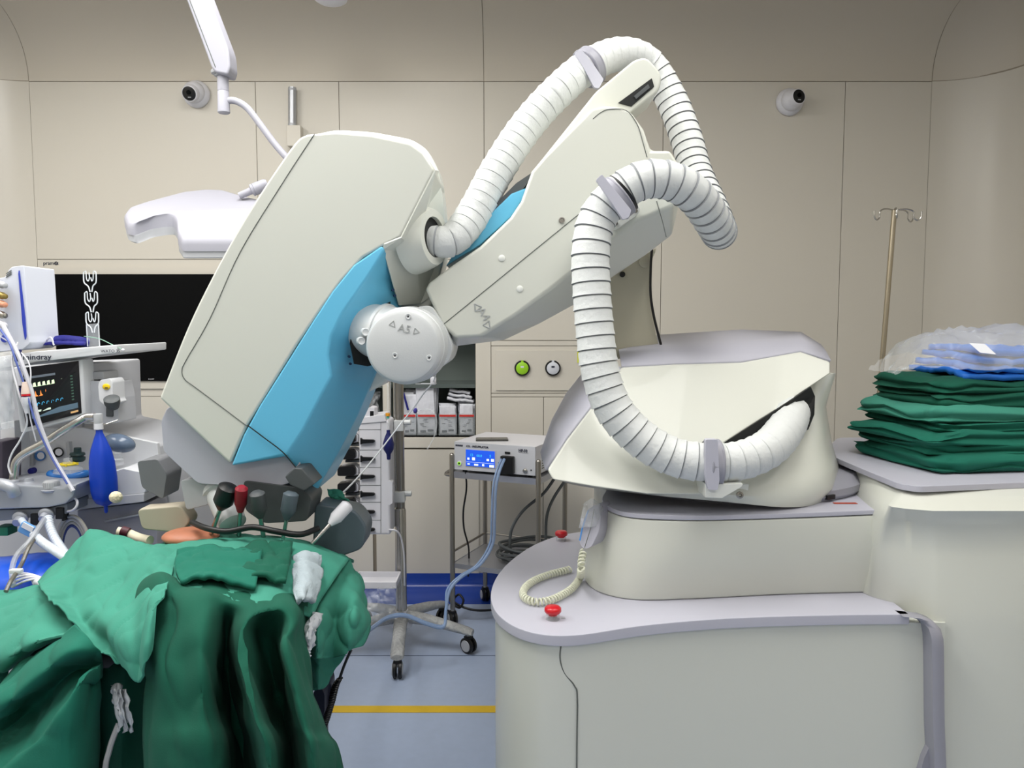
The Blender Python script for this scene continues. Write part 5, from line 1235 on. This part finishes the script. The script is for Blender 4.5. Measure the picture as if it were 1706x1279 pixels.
# (px,py,Y) grid: columns left to right
top_ = [(215,985,1.72),(262,960,1.66),(300,978,1.62),(345,985,1.60),(385,1000,1.60),(430,1005,1.58),(470,1012,1.58),(500,1030,1.60),(512,1045,1.72)]
mid1 = [(225,1040,1.60),(262,1040,1.56),(298,1040,1.52),(345,1050,1.50),(378,1052,1.66),(402,1050,1.50),(445,1060,1.64),(476,1070,1.50),(519,1082,1.66)]
mid2 = [(240,1110,1.56),(258,1110,1.47),(300,1110,1.46),(350,1120,1.46),(380,1120,1.72),(408,1115,1.44),(456,1130,1.68),(488,1135,1.46),(532,1150,1.64)]
mid3 = [(240,1190,1.55),(254,1190,1.46),(305,1190,1.42),(356,1190,1.44),(392,1195,1.74),(424,1190,1.40),(474,1200,1.68),(505,1205,1.43),(552,1215,1.62)]
bot = [(236,1300,1.54),(252,1300,1.43),(310,1300,1.38),(372,1300,1.42),(408,1300,1.72),(450,1300,1.37),(490,1300,1.66),(520,1300,1.40),(576,1290,1.60)]
bot2 = [(232,1760,1.54),(250,1700,1.42),(312,1700,1.37),(380,1700,1.41),(416,1700,1.70),(462,1720,1.36),(502,1700,1.64),(536,1720,1.39),(600,1660,1.60)]
back = [(240,925,2.05),(270,915,2.05),(310,905,2.02),(350,902,2.0),(395,905,2.0),(440,905,2.0),(480,908,2.0),(520,918,2.0),(540,930,2.0)]
back0 = [(240,940,2.2),(270,925,2.2),(310,915,2.2),(350,912,2.2),(395,915,2.2),(440,915,2.2),(480,918,2.2),(520,930,2.2),(545,945,2.2)]
cr = [(225,945,1.84),(265,930,1.82),(305,930,1.80),(350,930,1.78),(395,938,1.78),(440,942,1.77),(480,948,1.78),(515,960,1.80),(528,985,1.85)]
drape('surgical_drape', G([(a, b+24, c) for a, b, c in back0], [(a, b+24, c) for a, b, c in back], [(a, b+22, c) for a, b, c in cr], top_, mid1, mid2, mid3, bot, bot2), M_green, 'large dark green sheet hanging in deep pleats from the table to the floor', 14, 14, 0.011, 6, 1)
# pale green shawl over the head end
sh = G([(62,968,2.05),(98,928,2.10),(140,884,2.12),(160,880,2.12),(205,895,2.08),(245,902,2.0),(300,912,1.98)],
       [(66,976,1.86),(110,955,1.92),(150,925,1.96),(185,920,1.95),(225,925,1.88),(262,930,1.80),(292,935,1.80)],
       [(78,990,1.76),(118,990,1.80),(155,975,1.80),(195,970,1.78),(225,965,1.74),(256,962,1.68),(285,962,1.68)],
       [(100,1012,1.68),(130,1020,1.70),(165,1015,1.66),(198,1010,1.64),(226,1005,1.62),(250,998,1.56),(272,985,1.56)],
       [(140,1052,1.62),(158,1056,1.62),(182,1055,1.56),(205,1050,1.54),(226,1042,1.54),(246,1035,1.50),(262,1010,1.53)],
       [(172,1082,1.56),(188,1088,1.55),(204,1090,1.51),(216,1088,1.50),(230,1078,1.50),(244,1072,1.47),(258,1045,1.50)],
       [(184,1088,1.54),(200,1104,1.53),(214,1116,1.50),(226,1136,1.48),(236,1132,1.47),(242,1105,1.46),(252,1082,1.48)])
drape('head_drape', sh, M_teal, 'pale green cloth draped in a point over the head end of the table', 14, 14, 0.009, 8, 4)
# left part: teal sheet flowing left with strong diagonal folds
lf_ = G([(-60,985,2.12),(0,985,2.10),(60,972,2.06),(90,966,2.0)],
        [(-60,1010,1.95),(0,1005,1.92),(60,1000,1.84),(118,1030,1.72)],
        [(-60,1060,1.80),(0,1050,1.76),(60,1040,1.70),(128,1050,1.66)],
        [(-60,1110,1.72),(-5,1100,1.66),(50,1075,1.62),(120,1055,1.62)],
        [(-60,1160,1.74),(-10,1150,1.72),(40,1100,1.72),(108,1062,1.70)])
drape('side_drape', lf_, M_teal, 'pale green sheet flowing off the table toward the left edge of view', 14, 14, 0.010, 8, 7)
lf2 = G([(-60,1150,1.70),(-10,1146,1.68),(40,1098,1.66),(90,1070,1.62),(125,1040,1.60)],
        [(-60,1160,1.58),(0,1150,1.55),(60,1110,1.54),(110,1078,1.53),(150,1065,1.55)],
        [(-60,1205,1.54),(0,1188,1.52),(60,1140,1.52),(118,1095,1.52),(168,1090,1.56)],
        [(-60,1240,1.66),(0,1222,1.64),(60,1175,1.64),(120,1120,1.62),(170,1110,1.62)],
        [(-60,1300,1.50),(30,1250,1.50),(90,1190,1.50),(135,1140,1.52),(168,1125,1.58)],
        [(-60,1400,1.46),(60,1290,1.45),(110,1230,1.46),(140,1180,1.50),(168,1160,1.58)],
        [(-60,1720,1.44),(60,1720,1.43),(110,1700,1.45),(150,1700,1.50),(175,1700,1.58)])
drape('front_drape', lf2, M_green_b, 'mid green sheet with broad diagonal folds at the lower left corner', 14, 14, 0.011, 7, 12)
inner = G([(90,1085,1.78),(160,1085,1.78),(260,1085,1.78)],[(90,1200,1.76),(150,1200,1.72),(200,1200,1.77),(265,1200,1.74)][:3],[(90,1700,1.75),(180,1700,1.75),(270,1700,1.75)])
drape('inner_drape', G([(80,1060,1.80),(120,1060,1.76),(165,1080,1.79),(210,1080,1.76),(265,1060,1.80)],[(80,1180,1.80),(118,1180,1.70),(160,1180,1.77),(205,1180,1.71),(265,1180,1.78)],[(80,1700,1.80),(115,1700,1.66),(160,1700,1.77),(205,1700,1.68),(265,1700,1.78)]), mat('deep_green_cloth', (10,84,66), 0.9, bump=0.12, bscale=350), 'dark green sheet hanging in the gap behind the crumpled plastic', 10, 10, 0.01, 8, 15)
# crumpled plastic strip with tube in the gap
t = thing('plastic_strap', W(200,1240,1.6), 'crumpled clear plastic strip with a grey tube hanging in the dark gap', 'plastic strip')
q = surf(G([(180,1142,1.60),(192,1136,1.58),(206,1140,1.59),(212,1150,1.61)],[(184,1165,1.58),(193,1165,1.55),(206,1170,1.57),(214,1172,1.6)],[(192,1190,1.57),(200,1190,1.55),(208,1195,1.56),(214,1200,1.59)],[(196,1205,1.57),(204,1208,1.56),(212,1216,1.57),(220,1212,1.59)]), 8, 8, 0.014, 34, 9); mk('film', q, mat('white_film', (220,224,230), 0.3, alpha=0.8), t, solid=0.0012)
for k in range(3):
    q = surf(G([(188+k*8,1148,1.575),(194+k*8,1148,1.56)],[(186+k*10,1175,1.56),(194+k*10,1178,1.55)],[(196+k*8,1200,1.56),(202+k*9,1204,1.55)],[(190+k*12,1222,1.57),(197+k*12,1220,1.56)]), 6, 6, 0.006, 40, k); mk('strip', q, mat('white_film', (220,224,230)), t, solid=0.001)
q = MB(); q.tube(catmull(P((198,1205,1.57),(190,1225,1.56),(182,1250,1.55),(174,1300,1.54),(168,1500,1.54), 2), 5), 0.006, 8); mk('tube', q, M_grey, t)
# right hand side drapes
rd = G([(515,935,2.02),(545,925,2.05),(575,925,2.06),(598,955,2.08),(604,965,2.12)],
       [(512,985,1.92),(540,985,1.88),(566,980,1.90),(596,985,1.92),(612,1000,2.0)],
       [(510,1025,1.86),(532,1025,1.78),(560,1030,1.86),(590,1025,1.82),(622,1035,1.95)],
       [(510,1060,1.84),(528,1062,1.74),(556,1065,1.84),(584,1062,1.80),(612,1060,1.92)],
       [(512,1092,1.83),(528,1098,1.76),(552,1096,1.83),(580,1088,1.80),(604,1074,1.90)])
drape('corner_drape', rd, M_teal, 'pale green cloth hanging off the right end of the table by the tube', 14, 14, 0.010, 9, 20)
rd2 = G([(510,1080,1.90),(530,1085,1.86),(556,1088,1.90),(580,1080,1.92)],[(514,1110,1.90),(530,1115,1.86),(548,1118,1.90),(562,1112,1.92)],[(520,1150,1.90),(530,1150,1.88),(538,1148,1.90),(546,1138,1.92)])
drape('corner_drape', rd2, M_teal, 'narrow pale green strip hanging below the corner cloth toward the floor', 8, 8, 0.008, 12, 22)
q = surf(G([(502,1035,1.72),(515,1028,1.70),(530,1020,1.72),(540,1022,1.76)],[(502,1060,1.70),(512,1060,1.67),(524,1055,1.70),(533,1050,1.74)],[(506,1100,1.70),(513,1100,1.68),(519,1098,1.71),(524,1090,1.74)]), 8, 8, 0.014, 34, 30)
one('clear_wrap', q, mat('white_film', (220,224,230)), 'crumpled clear plastic tucked between the dark sheet and the corner cloth', 'plastic sheet', solid=0.001)
# black coiled cable and pedal box at the drape edge
q = MB(); pts = catmull(P((585,1082,2.1),(579,1095,2.1),(572,1112,2.1),(566,1130,2.1), 2), 6); q.tube(pts, 0.004, 8)
pth = resample(catmull(P((566,1130,2.1),(560,1140,2.1),(553,1160,2.08),(542,1196,2.06),(535,1215,2.05), 2), 8), 260)
q.tube([p + V(math.cos(i*2*PI/12), 0.9*math.sin(i*2*PI/12), 0.25*math.cos(i*2*PI/12))*(0.006 + 0.006*min(1, i/120)) for i, p in enumerate(pth)], 0.0035, 6)
one('coiled_cable', q, M_black, 'black coiled cable hanging below the corner cloth to the floor', 'cable')
q = MB(); q.prism(fillet(P((522,1150),(536,1146),(541,1156),(541,1190),(522,1200), 2.02), 0.01, 3), (0,0.12,0)); q.prism(P((524,1190),(540,1186),(540,1340),(524,1345), 2.05), (0,0.05,0)); one('foot_pedal', q, mat('pedal_navy', (30,34,54), 0.45), 'dark navy box on a post behind the hanging green sheet', 'pedal', bevel=0.006)

# ================================================================== SURGICAL FIELD
# covered patient surface below the robot head
pt = G([(215,930,2.25),(300,905,2.28),(400,900,2.28),(500,905,2.25),(590,935,2.2)],
       [(225,925,2.08),(300,896,2.12),(400,890,2.12),(500,900,2.10),(585,930,2.08)],
       [(232,935,1.92),(300,905,1.94),(400,900,1.94),(500,908,1.92),(575,940,1.95)],
       [(240,965,1.78),(300,945,1.76),(400,950,1.75),(480,960,1.76),(545,985,1.82)],
       [(262,990,1.66),(310,985,1.62),(390,998,1.61),(460,1010,1.60),(520,1030,1.72)])
drape('fenestrated_drape', pt, M_teal, 'pale green cloth lying over the operating field under the robot head', 12, 10, 0.010, 10, 33)
def towel(rows, m, lab, seed, amp=0.008, solid=0.01): return one('surgical_towel', surf([[p + V(0, -0.014, 0.014) for p in r] for r in rows], 10, 10, amp, 16, seed), m, lab, 'towel', solid=solid, angle=80)
towel(G([(300,925,1.82),(345,915,1.85),(390,918,1.85),(440,922,1.84)],[(296,950,1.74),(340,940,1.76),(388,942,1.76),(436,948,1.76)],[(305,975,1.66),(345,968,1.66),(390,975,1.66),(430,985,1.66)]), M_green_b, 'folded mid green towel on the operating field, left of the instruments', 41)
towel(G([(400,915,1.88),(440,905,1.90),(490,908,1.90)],[(396,940,1.80),(440,932,1.80),(486,940,1.80)],[(405,968,1.70),(440,965,1.70),(480,975,1.70)]), M_green, 'dark green towel bunched in the middle of the operating field', 43, 0.014)
towel(G([(492,935,1.86),(512,925,1.88),(540,930,1.9)],[(490,960,1.80),(512,955,1.80),(538,965,1.84)],[(494,1005,1.66),(512,1000,1.66),(528,1010,1.7)]), mat('gauze_white', (160,172,178), 0.9, bump=0.3, bscale=200), 'white gauze towel lying at the right of the operating field', 45, 0.01)
M_skin = mat('prepped_skin', (176, 112, 84), 0.45, bump=0.1, bscale=60, var=0.25, vscale=18)
q = MB(); q.ell(W(318,893,2.02), (0.075,0.06,0.022), 28, 14); one('exposed_skin', q, M_skin, 'small orange-stained area of skin between the drapes under the robot head', 'skin')
# end effector below the robot head
t2 = rob
q = MB(); a, b = W(352,790,2.12), W(388,872,2.02); ax = b - a
q.lathe(a, ax, [(0,0.050),(0.03,0.052),(0.034,0.046),(0.07,0.046),(0.074,0.038),(ax.length,0.036),(ax.length+0.006,0.02)], 36); mk('tool_flange', q, M_cast, t2, angle=35)
q = MB(); q.prism(fillet(P((405,800),(500,812),(520,830),(512,868),(440,872),(408,850), 2.03), 0.012, 3), (0,0.12,0)); mk('tool_drive', q, M_dgrey, t2, bevel=0.008, seg=3)
q = MB(); q.prism(fillet(P((300,800),(345,795),(350,840),(310,850), 2.05), 0.01, 3), (0,0.10,0)); mk('tool_drive', q, M_grey, t2, bevel=0.008, seg=3)
q = MB(); q.prism(fillet(P((228,768),(262,764),(278,790),(272,832),(236,812), 2.12), 0.01, 3), (0,0.10,0)); mk('tool_bracket', q, mat('bracket_grey', (112,114,118), 0.45), t2, bevel=0.008, seg=3)
def tool(x0, y0, Y0, x1, y1, Y1, r, hr, m, lab, hcol):
    a, b = W(x0,y0,Y0), W(x1,y1,Y1); ax = b - a; t = thing('surgical_instrument', b, lab, 'surgical instrument')
    q = MB(); q.lathe(a, ax, [(0,r),(ax.length,r),(ax.length+0.004,r*0.4)], 16); mk('shaft', q, m, t, angle=50)
    q = MB(); q.lathe(a - ax.normalized()*0.05, ax, [(0,hr*0.6),(0.006,hr),(0.05,hr),(0.058,hr*0.8),(0.075,r*1.4)], 28); mk('handle', q, hcol, t, angle=40)
tool(372,835,1.98,352,888,2.0,0.006,0.026,M_steel,'black handled instrument with steel shaft entering the operating field',M_black)
tool(401,838,1.97,398,892,2.0,0.006,0.016,M_steel,'instrument with a small red handle in the middle of the operating field',mat('dark_red', (140,22,40), 0.4))
tool(432,848,1.97,440,900,1.99,0.006,0.020,M_steel,'dark grey handled instrument right of the red handled one',M_dgrey)
tool(480,850,1.98,470,905,1.98,0.005,0.020,M_steel,'slate handled instrument at the right of the operating field',mat('slate', (84,96,104), 0.4))
tool(560,862,2.02,520,905,1.97,0.005,0.018,M_steel,'instrument with pale handle tilted in from the right of the field',M_white)
q = MB(); q.prism(fillet(P((524,838),(592,850),(612,878),(604,915),(560,930),(520,912), 2.10), 0.02, 4), (0,0.10,0)); one('camera_unit', q, mat('slate', (84,96,104), 0.4), 'slate grey housing standing at the right end of the operating field', 'medical device', bevel=0.012, seg=3)
q = MB(); q.prism(fillet(P((228,848),(300,842),(318,868),(300,888),(236,882), 2.08), 0.014, 4), (0,0.06,0)); one('sterile_pack', q, mat('pack_beige', (176,168,150), 0.7, var=0.1), 'beige sterile pack lying between the tools and the pale green drape', 'medical packaging', bevel=0.010, seg=3)
q = MB(); q.tube(catmull(P((530,880,2.0),(500,890,1.95),(460,885,1.93),(420,878,1.93),(380,885,1.93),(345,880,1.95),(320,870,2.0), 2), 6), 0.008, 10); one('camera_cable', q, M_black, 'black cable lying across the operating field beneath the instruments', 'cable')
q = surf(G([(545,812,2.2),(560,815,2.2),(575,822,2.2)],[(548,826,2.18),(563,826,2.18),(578,830,2.18)],[(560,838,2.18),(572,836,2.18),(582,838,2.18)]), 6, 6, 0.01, 30, 2)
one('green_tuft', q, M_teal, 'small pale green cloth tuft below the tip of the blue robot cover', 'cloth', solid=0.003)

# ================================================================== FOLDED DRAPE STACK
def folded(cx, cy, z0, sx, sy, h, rot, m, lab, seed, layers=4, tilt=0.0):
    rnd = random.Random(seed); R = Matrix.Rotation(rot, 3, 'Z') @ Matrix.Rotation(tilt, 3, 'Y')
    N = 96; K = layers*6
    rings = []
    def rr(a, z):
        c, s = math.cos(a), math.sin(a); e = 0.22
        x = math.copysign(abs(c)**e, c)*sx/2; y = math.copysign(abs(s)**e, s)*sy/2
        return x, y
    def off(a, k): return 1 + 0.075*noise.noise(Vector((math.cos(a)*2+seed, math.sin(a)*2, k*0.35))) 
    zz = lambda x, y, f: z0 + f*h + (0.016*noise.noise(Vector((x*7+seed, y*7, f*1.2))) + 0.008*noise.noise(Vector((x*19, y*19+seed, f*3))))*min(1, f*3)
    for k in range(K+1):
        f = k/K; ph = (k % 6)/6.0
        bul = 1 - 0.045*abs(math.cos(PI*ph))**2.5 - (0.03 if k in (0, K) else 0)
        ring = []
        for i in range(N):
            a = 2*PI*i/N; x, y = rr(a, f)
            s = bul*off(a, k/6.0 // 1 * 1.7 + 0.3*ph)
            x, y = x*s, y*s
            ring.append(V(x, y, zz(x, y, f)))
        rings.append(ring)
    for s, dz in ((0.93, 0.002), (0.75, 0.003), (0.5, 0.003), (0.25, 0.002), (0.02, 0.001)):
        rings.append([V(p.x*s, p.y*s, zz(p.x*s, p.y*s, 1.0) + dz + 0.004*max(0, 1-3*abs(noise.noise(Vector((p.x*s*9+seed, p.y*s*5, 1)))))) for p in rings[K]])
    q = MB(); q.loft([[V(cx, cy, 0) + R @ V(p.x, p.y, p.z - z0) + V(0,0,z0) for p in r] for r in rings])
    return one('folded_drape', q, m, lab, 'folded drape', 'folded green drapes stacked on the robot cabinet', angle=60)
sx0 = 1.30
zc = ZT + 0.002
gm = [M_green_b, M_teal, M_green_b, M_green_b, M_green_b, M_green, M_green]
spec = [(1.31,2.25,0.42,0.40,0.046,0.16,0,'bottom folded green drape of the stack on the grey cabinet top',2),
        (1.34,2.27,0.46,0.38,0.034,0.10,0,'thin folded green drape second from the bottom of the stack',2),
        (1.33,2.28,0.50,0.40,0.036,0.20,0,'folded green drape with dark ragged edge jutting out left, third up',2),
        (1.37,2.30,0.46,0.38,0.030,0.14,0,'folded green drape in the middle of the stack, fourth up',2),
        (1.34,2.30,0.46,0.38,0.042,0.12,1,'paler teal rolled drape in the upper half of the stack',2),
        (1.42,2.32,0.50,0.38,0.046,0.06,2,'dark green folded drape with flat edge, second from the top',2),
        (1.40,2.33,0.48,0.36,0.040,0.10,2,'dark green drape on top of the stack under the blue gown',2)]
mm = {0: M_green_b, 1: M_teal, 2: M_green}
for i, (x, y, sx, sy, h, rot, k, lb, ly) in enumerate(spec):
    folded(x, y, zc, sx, sy, h*0.88, rot, mm[k], lb, i*3.1+1, ly, 0.0)
    zc += h*0.88
# blue gown pack inside a clear bag
q = MB()
t = thing('blue_gown', V(1.52, 2.30, zc), 'bright blue folded gown on top of the green drape stack', 'gown')
for k in range(4):
    rows = [[V(1.27+0.02*k + 0.16*i, 2.16 + 0.10*j + 0.012*i, zc + 0.020 + 0.022*k - 0.006*i + (-0.010 if j == 0 else 0) - 0.03*(i == 0)*0 ) for i in range(4)] for j in range(4)]
    q = surf(rows, 8, 8, 0.008, 14, 60+k); mk('fold', q, mat('gown_blue', (30,110,206), 0.55, var=0.12, vscale=20), t, solid=0.016)
q = MB(); pw = [V(1.27, 2.14, zc + 0.106), V(1.315, 2.14, zc + 0.103), V(1.335, 2.12, zc+0.075), V(1.29, 2.12, zc+0.08)]
q.prism(pw, (0,0.003,0.001)); mk('white_label', q, mat('label_white', (222,224,230), 0.6), t, bevel=0.001)
q = surf([[V(1.10,2.20,zc+0.008), V(1.15,2.16,zc+0.03), V(1.26,2.13,zc+0.03), V(1.40,2.12,zc+0.03), V(1.60,2.11,zc+0.02), V(1.9,2.11,zc+0.01)],
          [V(1.12,2.25,zc+0.012), V(1.18,2.22,zc+0.075), V(1.27,2.20,zc+0.105), V(1.40,2.18,zc+0.125), V(1.60,2.16,zc+0.125), V(1.9,2.16,zc+0.10)],
          [V(1.13,2.32,zc+0.012), V(1.20,2.32,zc+0.11), V(1.28,2.32,zc+0.135), V(1.40,2.32,zc+0.14), V(1.60,2.32,zc+0.14), V(1.9,2.32,zc+0.12)],
          [V(1.14,2.45,zc+0.006), V(1.20,2.46,zc+0.05), V(1.28,2.47,zc+0.06), V(1.40,2.50,zc+0.06), V(1.60,2.5,zc+0.06), V(1.9,2.5,zc+0.05)]], 8, 8, 0.016, 14, 70)
one('clear_bag', q, M_clear, 'crinkled clear plastic bag around the blue gown, standing up at its left', 'plastic bag')
